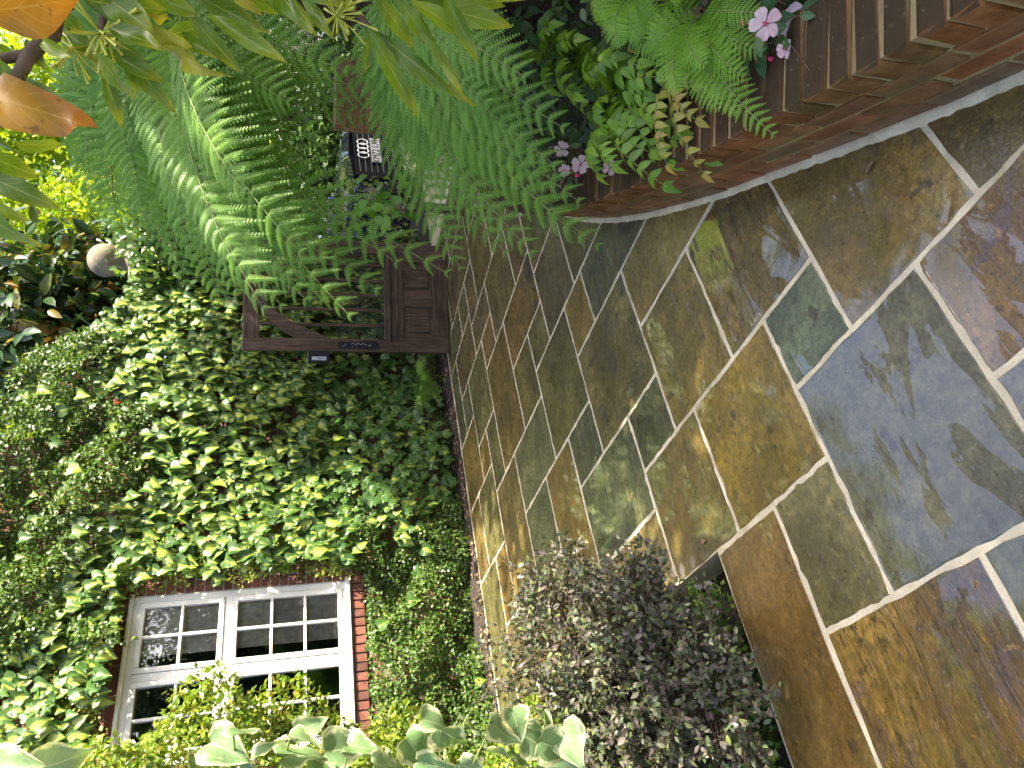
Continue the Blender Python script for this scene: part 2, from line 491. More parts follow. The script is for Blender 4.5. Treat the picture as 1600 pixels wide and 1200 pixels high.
M['holly_fern'] = leafmat('holly_fern_pinna', [(0, (0.07, 0.16, 0.012)), (0.4, (0.15, 0.29, 0.018)), (0.8, (0.23, 0.38, 0.025)), (1, (0.18, 0.33, 0.02))], rib=(0.2, 0.3, 0.08), ribw=0.05, rough=0.42, trans=0.28)
M['holly_yellow'] = leafmat('yellowing_fern_pinna', [(0, (0.38, 0.33, 0.05)), (0.5, (0.33, 0.34, 0.06)), (1, (0.42, 0.28, 0.05))], rib=(0.3, 0.3, 0.08), ribw=0.05, rough=0.45, trans=0.22, speck=(0.12, 0.06, 0.02))
M['broad'] = leafmat('broad_evergreen_leaf', [(0, (0.11, 0.20, 0.015)), (0.4, (0.17, 0.29, 0.02)), (0.7, (0.26, 0.36, 0.025)), (1, (0.14, 0.25, 0.03))], rib=(0.42, 0.45, 0.10), ribw=0.05, ribf=0.8, rough=0.28, trans=0.42, veins=0.2, mott=0.75, tipc=(0.34, 0.36, 0.03))
M['broad_yellow'] = leafmat('yellowing_broad_leaf', [(0, (0.48, 0.42, 0.03)), (1, (0.40, 0.40, 0.04))], rib=(0.55, 0.5, 0.15), ribw=0.05, rough=0.35, trans=0.4)
M['broad_orange'] = leafmat('orange_old_leaf', [(0, (0.58, 0.30, 0.02)), (1, (0.54, 0.26, 0.02))], rib=(0.62, 0.40, 0.10), ribw=0.05, rough=0.35, trans=0.4, tcol=(1.2, 1.0, 0.4), veins=0.3, mott=0.8, tipc=(0.40, 0.16, 0.03), speck=(0.2, 0.08, 0.02))
M['magnolia'] = leafmat('magnolia_leaf', [(0, (0.022, 0.055, 0.020)), (0.6, (0.04, 0.085, 0.025)), (0.82, (0.10, 0.15, 0.02)), (0.9, (0.20, 0.12, 0.03)), (1, (0.22, 0.14, 0.03))], rib=(0.2, 0.25, 0.08), ribw=0.06, rough=0.22, trans=0.15)
M['yellow_tree'] = leafmat('yellow_green_tree_leaf', [(0, (0.22, 0.34, 0.02)), (0.4, (0.32, 0.43, 0.02)), (0.8, (0.42, 0.49, 0.025)), (1, (0.24, 0.36, 0.03))], ribf=0, rough=0.5, trans=0.5)
M['hedge'] = leafmat('mid_green_tree_leaf', [(0, (0.035, 0.085, 0.025)), (0.5, (0.06, 0.125, 0.03)), (1, (0.09, 0.16, 0.03))], ribf=0, rough=0.45, trans=0.25)
M['climber'] = leafmat('pier_climber_leaf', [(0, (0.05, 0.13, 0.025)), (0.5, (0.09, 0.19, 0.03)), (0.9, (0.2, 0.3, 0.05)), (1, (0.3, 0.33, 0.05))], rib=(0.2, 0.3, 0.1), rough=0.4, trans=0.35)
M['loro'] = leafmat('purple_green_shrub_leaf', [(0, (0.05, 0.09, 0.035)), (0.3, (0.105, 0.08, 0.085)), (0.55, (0.09, 0.135, 0.055)), (0.78, (0.155, 0.11, 0.115)), (0.9, (0.17, 0.22, 0.05)), (1, (0.09, 0.06, 0.065))], rib=(0.2, 0.18, 0.12), ribw=0.1, ribf=0.4, rough=0.4, trans=0.22)
M['impatiens'] = leafmat('impatiens_leaf', [(0, (0.03, 0.095, 0.022)), (1, (0.06, 0.15, 0.03))], rib=(0.2, 0.22, 0.1), ribw=0.06, rough=0.4, trans=0.22, veins=0.3)
M['pink'] = leafmat('pink_petal', [(0, (0.86, 0.58, 0.60)), (0.6, (0.88, 0.66, 0.66)), (1, (0.86, 0.52, 0.55))], rib=(0.78, 0.25, 0.40), ribw=0.10, ribf=0.5, rough=0.5, trans=0.35, tcol=(1, 0.8, 0.9))
M['hot_pink'] = simple('deep_pink_eye', (0.62, 0.03, 0.13), 0.5)
M['hydrangea'] = leafmat('hydrangea_leaf', [(0, (0.12, 0.30, 0.03)), (1, (0.20, 0.40, 0.04))], rib=(0.3, 0.45, 0.12), rough=0.4, trans=0.35)
M['hyd_flower'] = leafmat('faded_hydrangea_floret', [(0, (0.45, 0.42, 0.30)), (1, (0.5, 0.40, 0.36))], ribf=0, rough=0.6, trans=0.3)
M['dead'] = leafmat('fallen_brown_leaf', [(0, (0.16, 0.09, 0.05)), (0.5, (0.30, 0.19, 0.12)), (0.8, (0.42, 0.28, 0.20)), (1, (0.12, 0.07, 0.04))], rib=(0.3, 0.2, 0.12), rough=0.7, trans=0.15)
M['red_leaf'] = leafmat('red_autumn_leaf', [(0, (0.50, 0.06, 0.05)), (1, (0.58, 0.16, 0.07))], rib=(0.5, 0.2, 0.1), rough=0.45, trans=0.3, tcol=(1.3, 0.7, 0.5))
M['flower_green'] = simple('yellow_green_flower_stalk', (0.42, 0.46, 0.06), 0.5)


# ------------------------------------------------------------------ leaf prototypes
def leaf_proto(rows, half=2, fold=0.15, curl=0.15, wave=0.0, ph=0.0):
    """rows: (midrib y, edge x, edge y). Unit length along +y, normal +z."""
    nc = 2 * half + 1
    V, L = [], []
    for i, (my, ex, ey) in enumerate(rows):
        for j in range(nc):
            a = (j - half) / half
            x = a * ex
            y = my + (ey - my) * abs(a)
            z = fold * abs(x) - curl * y * y + wave * math.sin(y * 9 + ph + (1.7 if a > 0 else 0)) * abs(a) * 0.12
            V.append((x, y, z)); L.append((a, max(0, min(1, y))))
    F = []
    for i in range(len(rows) - 1):
        for j in range(nc - 1):
            a = i * nc + j
            F.append((a, a + 1, a + nc + 1)); F.append((a, a + nc + 1, a + nc))
    return np.array(V), np.array(F), np.array(L)


def lance(w, n=7, p=0.9, q=0.75, half=1, **k):
    """simple lance / oval leaf: half width w, n rows"""
    r = []
    for i in range(n + 1):
        v = i / n
        ww = w * (math.sin(math.pi * v ** p) ** q) if 0 < v < 1 else 0.004
        r.append((v, max(ww, 0.004), v))
    return leaf_proto(r, half, **k)


HEART = [(0.0, 0.10, -0.10), (0.06, 0.36, -0.12), (0.18, 0.50, 0.06), (0.32, 0.50, 0.24), (0.5, 0.40, 0.44), (0.68, 0.27, 0.64), (0.86, 0.12, 0.84), (1.0, 0.004, 1.0)]
LOBED = [(0.0, 0.08, -0.10), (0.04, 0.36, -0.16), (0.10, 0.34, 0.0), (0.20, 0.62, 0.20), (0.30, 0.30, 0.30), (0.42, 0.44, 0.56), (0.55, 0.20, 0.55), (0.78, 0.13, 0.78), (1.0, 0.004, 1.0)]
PR = {
    'heart': [leaf_proto(HEART, 2, 0.28, 0.32, 0.5, 0.3), leaf_proto(HEART, 2, 0.12, 0.45, 0.7, 2.0), leaf_proto(HEART, 2, 0.45, 0.22, 0.4, 4.0)],
    'lobed': [leaf_proto(LOBED, 2, 0.15, 0.2, 0.3), leaf_proto(LOBED, 2, 0.25, 0.35, 0.3, 2)],
    'big_heart': [leaf_proto(HEART, 3, 0.25, 0.22, 0.7, 0.3), leaf_proto(HEART, 3, 0.12, 0.30, 0.8, 1.5), leaf_proto(HEART, 3, 0.38, 0.25, 0.6, 3.0)],
    'tiny': [lance(0.42, 3, 1.0, 0.6, 1, fold=0.2, curl=0.1)],
    'quad': [(np.array([(0, 0, 0), (0.33, 0.5, 0.04), (0, 1, -0.05), (-0.33, 0.5, 0.04)]), np.array([(0, 1, 2), (0, 2, 3)]), np.array([(0, 0), (0.9, 0.5), (0, 1), (-0.9, 0.5)]))],
    'oval': [lance(0.27, 5, 0.95, 0.8, 1, fold=0.25, curl=0.15), lance(0.24, 5, 0.9, 0.8, 1, fold=0.1, curl=0.3)],
    'broad': [lance(0.17, 11, 0.92, 0.9, 2, fold=0.28, curl=0.06, wave=0.35), lance(0.17, 11, 0.85, 0.85, 2, fold=0.15, curl=0.12, wave=0.45, ph=2), lance(0.17, 11, 0.95, 0.9, 2, fold=0.4, curl=0.03, wave=0.3, ph=4)],
    'curly': [lance(0.18, 12, 0.9, 0.85, 2, fold=0.38, curl=0.16, wave=0.8, ph=1.0), lance(0.18, 12, 0.92, 0.9, 2, fold=0.22, curl=-.12, wave=0.9, ph=3.0)],
    'mag': [lance(0.2, 5, 0.95, 0.75, 1, fold=0.3, curl=0.2)],
    'petal': [leaf_proto([(0, 0.05, 0), (0.3, 0.30, 0.3), (0.6, 0.46, 0.62), (0.85, 0.40, 0.92), (0.93, 0.16, 1.0), (0.95, 0.004, 0.98)], 2, 0.1, 0.15, 0.4)],
}


def basis(ydir, nrm):
    Y = norm(ydir)
    X = norm(np.cross(Y, nrm))
    Zn = np.cross(X, Y)
    return X, Y, Zn


def scatter(name, protos, loc, ydir, nrm, size, mat, parent=None, rnd=None, stuff=True, wscale=None):
    """all leaves in one mesh"""
    loc, ydir, nrm = (np.asarray(q, float) for q in (loc, ydir, nrm))
    n = len(loc)
    if rnd is None: rnd = rng.random(n)
    size = np.broadcast_to(size, (n,))
    ws = np.ones(n) if wscale is None else np.broadcast_to(wscale, (n,))
    X, Y, Zn = basis(ydir, nrm)
    ch = rng.integers(0, len(protos), n)
    VV, FF, LL, off = [], [], [], 0
    for k, (pv, pf, pl) in enumerate(protos):
        ix = np.where(ch == k)[0]
        if not len(ix): continue
        v = loc[ix, None, :] + size[ix, None, None] * (pv[None, :, 0:1] * X[ix, None, :] * ws[ix, None, None] + pv[None, :, 1:2] * Y[ix, None, :] + pv[None, :, 2:3] * Zn[ix, None, :])
        f = pf[None] + (np.arange(len(ix)) * len(pv))[:, None, None] + off
        l = np.concatenate([np.broadcast_to(pl[None], (len(ix),) + pl.shape), np.broadcast_to(rnd[ix, None, None], (len(ix), len(pv), 1))], -1)
        VV.append(v.reshape(-1, 3)); FF.append(f.reshape(-1, 3)); LL.append(l.reshape(-1, 3)); off += v.shape[0] * v.shape[1]
    V = np.concatenate(VV)
    if parent is not None: V = local(parent, V)
    o = mk(name, V, np.concatenate(FF), mat, parent, np.concatenate(LL), smooth=True)
    if stuff: o['kind'] = 'stuff'
    return o


_pm = {}


def leaf_objs(name, key, loc, ydir, nrm, size, mat, parent, wscale=1.0):
    """each leaf an object of its own, sharing mesh data"""
    loc, ydir, nrm = (np.atleast_2d(np.asarray(q, float)) for q in (loc, ydir, nrm))
    n = len(loc)
    size = np.broadcast_to(size, (n,)); ws = np.broadcast_to(wscale, (n,))
    X, Y, Zn = basis(ydir, nrm)
    c, s = math.cos(parent.rotation_euler[2]), math.sin(parent.rotation_euler[2])
    out = []
    for i in range(n):
        k = int(rng.integers(0, len(PR[key])))
        me = _pm.get((key, k, mat.name))
        if me is None:
            pv, pf, pl = PR[key][k]
            lf = np.concatenate([pl, np.full((len(pl), 1), 0.0)], 1)
            o = mk(name, pv, pf, mat, None, lf, smooth=True)
            me = o.data; _pm[(key, k, mat.name)] = me
        else:
            o = bpy.data.objects.new(name, me); COL.objects.link(o)
        o.parent = parent
        L = local(parent, loc[i])
        mm = Matrix.Identity(4)
        for j, ax in enumerate((X[i] * size[i] * ws[i], Y[i] * size[i], Zn[i] * size[i])):
            ax = np.array([ax[0] * c + ax[1] * s, -ax[0] * s + ax[1] * c, ax[2]])
            for r_ in range(3): mm[r_][j] = ax[r_]
        for r_ in range(3): mm[r_][3] = L[r_]
        o.matrix_basis = mm
        out.append(o)
    return out


def rand_dirs(n, bias=(0, 0, 0), amt=1.0):
    return norm(rng.normal(size=(n, 3)) * amt + np.asarray(bias))


# ================================================================== SETTING
def sheet(name, pts, z, mat):
    o = mk(name, [(p[0], p[1], z) for p in pts], [list(range(len(pts)))], mat)
    return tag(o, kind='structure')


sheet('driveway', [(-60, -40), (60, -40), (60, 90), (-60, 90)], -0.16, M['gravel'])

# paving: jointing sheet with every slab as a child
JV, JF = [], []
for (s0, s1, t0, t1) in ((-1.0, 2.27, -1.4, 3.2), (2.27, 5.93, 0.846, 7.4)):
    b = len(JV)
    JV += [PST(s0, t0, -0.0016), PST(s1, t0, -0.0016), PST(s1, t1, -0.0016), PST(s0, t1, -0.0016)]
    JV += [PST(s0, t0, -0.15), PST(s1, t0, -0.15), PST(s1, t1, -0.15), PST(s0, t1, -0.15)]
    JF += [(b, b + 3, b + 2, b + 1), (b, b + 1, b + 5, b + 4), (b + 1, b + 2, b + 6, b + 5), (b + 2, b + 3, b + 7, b + 6), (b + 3, b, b + 4, b + 7)]
paving = tag(mk('paving', JV, JF, M['joint']), kind='structure')

O_ = (.165, .115, .045); G_ = (.125, .115, .085); B_ = (.115, .125, .12); Y_ = (.20, .14, .040); T_ = (.20, .15, .085); R_ = (.24, .12, .035); K_ = (.075, .075, .062); GG = (.115, .115, .075); BR = (.14, .10, .06)
# s0, s1, t0, t1, colour, (grain, rust, dark, gold, purple, wet)
PAVERS = [
    (1.868, 2.285, -0.06, .842, (.19, .13, .06), (.25, .3, .1, 0, 0, .35)), (1.868, 2.285, -.95, -.06, (.18, .125, .06), (.25, .3, .1, 0, 0, .35)),
    (1.554, 1.868, .42, .842, (.15, .13, .085), (.1, .15, .1, 0, 0, .5)), (1.253, 1.868, -.45, .42, (.20, .13, .045), (.8, .5, .55, .8, .5, .75)),
    (.995, 1.554, .42, 1.09, (.105, .10, .085), (.1, .0, .2, 0, .1, .93)), (.50, .995, .727, 1.09, (.21, .135, .055), (.2, .5, .05, .5, .7, .7)),
    (.45, .995, .42, .727, (.12, .11, .12), (.2, 0, .2, 0, .6, .8)), (.62, 1.253, -.45, .42, (.10, .105, .07), (.2, 0, .3, .2, .2, .9)),
    (1.26, 1.554, 1.09, 1.376, (.10, .125, .115), (.1, 0, .35, 0, 0, .6)), (.776, 1.26, 1.09, 1.95, (.18, .125, .048), (.1, .25, .1, .1, .15, .75)),
    (.25, .776, 1.09, 1.9, (.17, .12, .05), (.2, .3, .1, .1, 0, .5)), (1.26, 1.769, 1.376, 1.942, (.17, .12, .055), (1.0, .2, .35, .1, .3, .95)),
    (1.554, 2.097, .842, 1.376, (.20, .14, .038), (.15, .15, .12, .4, 0, .7)), (2.097, 2.616, .842, 1.376, (.18, .14, .06), (.5, .35, .2, .3, 0, .7)),
    (1.769, 2.267, 1.376, 1.942, (.16, .12, .045), (.3, .2, .35, .3, 0, .6)), (1.40, 2.267, 1.942, 2.303, (.20, .155, .075), (.1, .3, .05, 0, 0, .25)),
    (2.267, 2.616, 1.376, 1.675, (.065, .068, .05), (.4, 0, .6, .3, 0, .7)), (2.267, 2.964, 1.675, 2.303, (.145, .12, .075), (.3, .1, .5, 0, 0, .4)),
    (1.8, 2.655, 2.303, 2.675, (.10, .095, .07), (.8, .1, .95, 0, 0, .45)), (2.655, 2.964, 2.303, 2.675, (.19, .135, .065), (.2, .2, .05, 0, 0, .4)),
    (2.616, 3.35, 1.19, 1.675, (.10, .11, .085), (.8, .1, .3, .3, 0, .8)), (2.616, 2.965, .85, 1.19, (.15, .12, .07), (.4, .3, .1, .2, 0, .6)),
    (2.965, 3.35, .85, 1.19, (.18, .12, .05), (.4, .5, .1, .2, 0, .6)), (2.964, 3.35, 1.675, 2.007, (.095, .10, .08), (.7, .1, .4, 0, 0, .5)),
    (2.964, 3.607, 2.007, 2.675, (.125, .115, .068), (.4, .1, .1, .1, 0, .45)), (3.35, 3.841, 1.19, 2.007, (.19, .13, .052), (.5, .3, .1, .4, 0, .6)),
    (3.841, 4.365, 1.517, 2.007, (.095, .105, .082), (.5, 0, .2, .1, 0, .5)), (3.607, 4.365, 2.007, 2.484, (.125, .13, .10), (.5, 0, .1, 0, 0, .35)),
    (3.607, 4.031, 2.484, 3.003, (.13, .11, .068), (.5, .1, .05, 0, 0, .35)), (3.268, 3.607, 2.675, 3.003, (.125, .11, .068), (.4, .1, .1, 0, 0, .4)),
    (3.268, 4.031, 3.003, 3.472, (.15, .10, .052), (.4, .3, .9, 0, 0, .4)), (2.76, 3.268, 2.675, 3.247, (.125, .10, .075), (.5, .1, .2, 0, 0, .5)),
    (2.1, 2.76, 2.675, 3.247, (.12, .095, .06), (.5, .2, .4, 0, 0, .7)), (2.3, 3.268, 3.247, 3.80, (.12, .095, .06), (.5, .2, .2, 0, 0, .8)),
    (4.031, 4.656, 2.484, 3.472, (.155, .115, .06), (.7, .2, .1, 0, 0, .35)), (4.365, 4.969, 1.517, 2.484, (.17, .13, .07), (1.0, .15, .3, .1, 0, .4)),
    (4.656, 4.969, 2.484, 3.076, (.12, .115, .075), (.6, 0, .1, 0, 0, .3)), (4.969, 5.273, 2.745, 3.076, (.17, .125, .06), (.5, .1, .05, 0, 0, .3)),
    (4.656, 5.273, 3.076, 3.797, (.125, .12, .085), (.6, 0, .35, 0, 0, .3)), (5.273, 5.598, 3.415, 3.797, (.10, .105, .10), (.4, 0, .2, 0, 0, .3)),
    (5.598, 5.885, 3.415, 4.292, (.09, .10, .085), (.4, 0, .1, 0, 0, .3)), (4.872, 5.598, 3.797, 4.292, (.125, .10, .075), (.5, .1, .2, 0, 0, .3)),
    (4.288, 4.656, 3.472, 3.797, (.20, .14, .10), (.5, .3, .05, 0, 0, .3)), (4.288, 4.872, 3.797, 4.132, (.135, .105, .085), (.5, .1, .1, 0, .2, .4)),
    (3.624, 4.288, 3.472, 4.132, (.13, .105, .07), (.4, .1, .1, 0, 0, .55)), (3.268, 3.624, 3.472, 4.132, (.13, .095, .065), (.4, .2, .1, 0, 0, .6)),
    (4.872, 5.21, 4.292, 4.681, (.12, .11, .085), (.5, 0, .1, 0, 0, .3)), (5.21, 5.885, 4.292, 4.681, (.11, .11, .085), (.5, 0, .2, 0, 0, .3)),
    (4.553, 4.872, 4.132, 4.681, (.12, .095, .075), (.4, .1, .1, 0, 0, .4)), (3.966, 4.553, 4.132, 4.915, (.125, .10, .06), (.4, .1, .1, 0, 0, .6)),
    (3.3, 3.966, 4.132, 4.915, (.12, .095, .06), (.4, .1, .1, 0, 0, .7)), (5.273, 5.90, 2.745, 3.415, (.155, .12, .06), (.6, .1, .05, 0, 0, .3)),
    (4.969, 5.529, 2.069, 2.745, (.125, .12, .08), (.6, .1, .1, 0, 0, .3)), (5.529, 5.90, 2.069, 2.745, (.14, .11, .06), (.6, .2, .05, 0, 0, .3)),
    (4.969, 5.307, 1.517, 2.069, (.165, .115, .055), (.6, .2, .1, 0, 0, .3)), (5.307, 5.90, .85, 2.069, (.10, .10, .06), (.7, .1, .2, 0, 0, .3)),
    (4.697, 5.307, .85, 1.517, (.10, .085, .06), (.6, .1, .3, 0, 0, .4)), (3.841, 4.697, .85, 1.517, (.17, .13, .045), (.6, .2, .1, .5, 0, .5)),
    (3.35, 3.841, .85, 1.19, (.16, .11, .05), (.5, .3, .1, .2, 0, .5)), (4.553, 5.541, 4.681, 5.342, (.12, .095, .07), (.4, .1, .1, 0, 0, .5)),
    (5.541, 5.90, 4.681, 5.342, (.11, .10, .08), (.4, .1, .1, 0, 0, .4)), (3.7, 4.553, 4.915, 5.342, (.12, .09, .06), (.4, .1, .1, 0, 0, .6)),
    (3.3, 3.7, 4.915, 5.342, (.12, .09, .06), (.4, .1, .1, 0, 0, .6)), (4.4, 5.24, 5.342, 6.0, (.12, .09, .06), (.4, .1, .1, 0, 0, .6)),
    (5.24, 5.90, 5.342, 6.0, (.12, .10, .07), (.4, .1, .1, 0, 0, .5)), (3.3, 4.4, 5.342, 6.0, (.12, .09, .06), (.4, .1, .1, 0, 0, .6)),
]
for (s0, s1, t0, t1, colr, pr) in PAVERS:
    j = 0.0076
    s0, s1, t0, t1 = s0 + j, s1 - j, t0 + j, t1 - j
    bull = abs(s1 + j - 2.285) < 1e-6
    out = []
    per = 11
    cs = [(s0, t0), (s0, t1), (s1, t1), (s1, t0)]
    for k in range(4):
        a, b = np.array(cs[k]), np.array(cs[(k + 1) % 4])
        for q in range(per):
            u = q / per
            p = a + (b - a) * u
            jt = rng.normal(0, 0.0022, 2)
            if q == 0: jt = jt * 0.6 + (np.array([(s0 + s1) / 2, (t0 + t1) / 2]) - p) * 0.006
            out.append(p + jt)
    out = np.array(out)
    cen = np.array([(s0 + s1) / 2, (t0 + t1) / 2])
    n = len(out)

    def ring(inset, z, extra=0.0):
        d = norm(np.array([cen]) - out)
        q = out + d * inset
        if bull and extra:
            msk = out[:, 0] > s1 - 0.01
            q = q.copy(); q[msk, 0] -= extra
        return [PST(a, b, z) for a, b in q]
    if bull:
        R = ring(0, -.055) + ring(0, -.012) + ring(.002, -.006, .002) + ring(.004, -.002, .010) + ring(.007, 0, .022)
    else:
        R = ring(0, -.04) + ring(0, -.0022) + ring(.002, -.0006) + ring(.005, 0)
    nr = len(R) // n
    V = np.array(R)
    tilt = np.clip(rng.normal(0, 0.0006, 2), -.001, .001)
    V[:, 2] += ((V[:, :2] - PST(*cen)[:2]) @ tilt)
    V[(nr - 1) * n:, 2] += rng.normal(0, 0.0004, n)
    Fc = []
    for r_ in range(nr - 1):
        for q in range(n):
            a, b = r_ * n + q, r_ * n + (q + 1) % n
            Fc.append((a, a + n, b + n, b))
    Fc.append([(nr - 1) * n + q for q in range(n)][::-1])
    Fc = [tuple(f[::-1]) for f in Fc]
    org = PST(*cen)
    # slab's own axes: x along t, y along s
    ang = math.atan2(D2[1], D2[0]) + (math.pi / 2 if (s1 - s0) > (t1 - t0) and rng.random() < .3 else 0)
    ca, sa = math.cos(ang), math.sin(ang)
    W = V - org
    W = np.stack([W[:, 0] * ca + W[:, 1] * sa, -W[:, 0] * sa + W[:, 1] * ca, W[:, 2]], 1)
    o = mk('paver', W, Fc, M['paver'], paving)
    o.location = tuple(org); o.rotation_euler = (0, 0, ang)
    o.color = tuple(colr) + (1,)
    for k_, v_ in zip(('grain', 'rust', 'dark', 'gold', 'purple', 'wet'), pr): o[k_] = float(v_)

# small dry leaves lying on the slabs
LEAFSPOTS = [(933, 612), (1370, 250), (1105, 845), (908, 488)]
# soil of the two beds and of the strip under the house wall
o = mk('planting_bed', [PST(2.27, .846, -.15), PST(6.6, .846, -.15), PST(6.6, -3, -.15), PST(2.27, -3, -.15)], [(0, 1, 2, 3)], M['soil']); tag(o, kind='structure')
sv_, sf_ = [], []
ns = 40
for i in range(ns + 1):
    t = 0.4 + i * 0.15
    for j, (s, z) in enumerate(((5.87, -.05), (5.93, .005), (6.06, .03), (6.32, .06))):
        sv_.append(PST(s + rng.normal(0, .008), t, z + rng.normal(0, .008)))
for i in range(ns):
    for j in range(3):
        a = i * 4 + j
        sf_.append((a, a + 1, a + 5, a + 4))
tag(mk('soil_strip', sv_, sf_, M['soil'], smooth=True), kind='structure')

# ================================================================== CURVED BRICK RETAINING WALL
CP = np.array([(0.70, -.6), (0.69, -.1), (.683, .4), (.679, .8), (.676, 1.156), (.676, 1.415), (.702, 2.035), (.719, 2.363), (.772, 2.898), (.864, 3.411), (.99, 3.871), (1.19, 4.40), (1.48, 4.92), (1.80, 5.36), (2.02, 5.62)])


def catmull(P, k=14):
    out = []
    Q = np.vstack([2 * P[0] - P[1], P, 2 * P[-1] - P[-2]])
    for i in range(1, len(Q) - 2):
        for u in np.linspace(0, 1, k, endpoint=False):
            a, b, c, d = Q[i - 1:i + 3]
            out.append(0.5 * ((2 * b) + (c - a) * u + (2 * a - 5 * b + 4 * c - d) * u * u + (3 * b - a - 3 * c + d) * u ** 3))
    out.append(P[-1])
    return np.array(out)


WP = catmull(CP)
WL = np.concatenate([[0], np.cumsum(np.linalg.norm(np.diff(WP, axis=0), axis=1))])


def wall_at(l):
    x, y = np.interp(l, WL, WP[:, 0]), np.interp(l, WL, WP[:, 1])
    e = 0.03
    tx = np.interp(l + e, WL, WP[:, 0]) - np.interp(l - e, WL, WP[:, 0]); ty = np.interp(l + e, WL, WP[:, 1]) - np.interp(l - e, WL, WP[:, 1])
    q = math.hypot(tx, ty)
    return x, y, tx / q, ty / q


rw = empty('retaining_wall', (0.7, 2.0, 0), 0, 'low curved red brick retaining wall with dark coping beside the wet paving', 'wall')
ls = np.arange(0.0, WL[-1], 0.06)
V, Fc = [], []
prof = [(0.0055, -.15), (0.0055, .238), (.20, .238), (.20, -.15)]
for l in ls:
    x, y, tx, ty = wall_at(l)
    for (d, z) in prof: V.append((x + ty * d, y - tx * d, z))
for i in range(len(ls) - 1):
    for j in range(4):
        a, b = i * 4 + j, i * 4 + (j + 1) % 4
        Fc.append((a, b, b + 4, a + 4))
mk('mortar_core', local(rw, np.array(V)), Fc, M['brick_mortar'], rw)
# coping bedding
V, Fc = [], []
for l in ls:
    x, y, tx, ty = wall_at(l)
    for (d, z) in [(.0050, .236), (.0050, .3400), (.205, .3400), (.205, .236)]: V.append((x + ty * d, y - tx * d, z))
for i in range(len(ls) - 1):
    for j in range(4):
        a, b = i * 4 + j, i * 4 + (j + 1) % 4
        Fc.append((a, b, b + 4, a + 4))
mk('coping_mortar', local(rw, np.array(V)), Fc, M['brick_mortar'], rw)


def brick_mesh(lx, ly, lz, bev=.004, chip=.0015):
    bm = bmesh.new()
    add_box(bm, -lx / 2, lx / 2, -ly / 2, ly / 2, -lz / 2, lz / 2, bev)
    for v in bm.verts: v.co += Vector(rng.normal(0, chip, 3))
    me = bpy.data.meshes.new('brick'); bm.to_mesh(me); bm.free()
    return me


def put(me, mat, parent, loc, rz, name='brick'):
    if not me.materials: me.materials.append(mat)
    o = bpy.data.objects.new(name, me); COL.objects.link(o); o.parent = parent
    o.location = tuple(local(parent, np.array(loc))); o.rotation_euler = (rng.normal(0, .004), rng.normal(0, .004), rz - parent.rotation_euler[2] + rng.normal(0, .005))
    return o


STR = [brick_mesh(.212, .102, .066) for _ in range(5)]
COP = [brick_mesh(.066, .222, .108, .006, .0028) for _ in range(7)]
for c, zc in enumerate((.040, .120, .200)):
    l = 0.5 + (c % 2) * .112
    while l < WL[-1] - .1:
        x, y, tx, ty = wall_at(l)
        d = .0515 + rng.normal(0, .0015)
        put(STR[int(rng.integers(5))], M['brick'], rw, (x + ty * d, y - tx * d, zc), math.atan2(ty, tx))
        l += .224
l = 0.5
while l < WL[-1] - .05:
    x, y, tx, ty = wall_at(l)
    d = .108 + rng.normal(0, .0015)
    put(COP[int(rng.integers(7))], M['coping_brick'], rw, (x + ty * d, y - tx * d, .294 + rng.normal(0, .0015)), math.atan2(ty, tx), 'coping_brick')
    l += .0785
# pale mortar fillet along the wall foot
V, Fc = [], []
ls2 = np.arange(0.3, WL[-1], 0.02)
for l in ls2:
    x, y, tx, ty = wall_at(l)
    w = .024 + rng.normal(0, .0016)
    for (d, z) in [(.012, -.01), (.012, .010), (-.004, .009), (-w, .0035), (-w - .002, -.01)]: V.append((x + ty * d, y - tx * d, z))
for i in range(len(ls2) - 1):
    for j in range(4):
        a = i * 5 + j
        Fc.append((a, a + 1, a + 6, a + 5))
mk('foot_fillet', local(rw, np.array(V)), Fc, M['joint'], rw, smooth=True)
# soil behind the wall
V, Fc = [], []
for l in ls:
    x, y, tx, ty = wall_at(l)
    for (d, z) in [(.19, .27), (.6, .30), (1.6, .33), (4.5, .33)]: V.append((x + ty * d, y - tx * d * .35, z + rng.normal(0, .01)))
for i in range(len(ls) - 1):
    for j in range(3):
        a = i * 4 + j
        Fc.append((a, a + 1, a + 5, a + 4))
tag(mk('fern_bed', V, Fc, M['soil'], smooth=True), kind='structure')

# ================================================================== HOUSE WALL WITH WINDOW
WALL_S = 6.30
HRZ = math.atan2(D2[1], D2[0])
house = empty('house_wall', PST(WALL_S, 0, 0), HRZ, 'ivy covered red brick house wall with a white paned window', 'wall')
WX0, WX1, WZ0, WZ1 = 1.04, 2.33, 1.10, 2.82


def tex_brick_mat():
    mt, nt, p = nm('brickwork_under_creeper')
    tc = nd(nt, 'ShaderNodeTexCoord'); mp = nd(nt, 'ShaderNodeMapping'); mp.inputs['Rotation'].default_value = (rad(90), 0, 0)
    nt.links.new(tc.outputs['Object'], mp.inputs[0])
    b = nd(nt, 'ShaderNodeTexBrick'); nt.links.new(mp.outputs[0], b.inputs[0])
    b.inputs['Color1'].default_value = (.17, .06, .04, 1); b.inputs['Color2'].default_value = (.12, .05, .035, 1); b.inputs['Mortar'].default_value = (.22, .18, .14, 1)
    b.inputs['Scale'].default_value = 1; b.inputs['Brick Width'].default_value = .225; b.inputs['Row Height'].default_value = .075; b.inputs['Mortar Size'].default_value = .006
    nt.links.new(b.outputs[0], p.inputs['Base Color']); p.inputs['Roughness'].default_value = .85
    nt.links.new(bump(nt, b.outputs[1], 0.5, -.006), p.inputs['Normal'])
    return mt


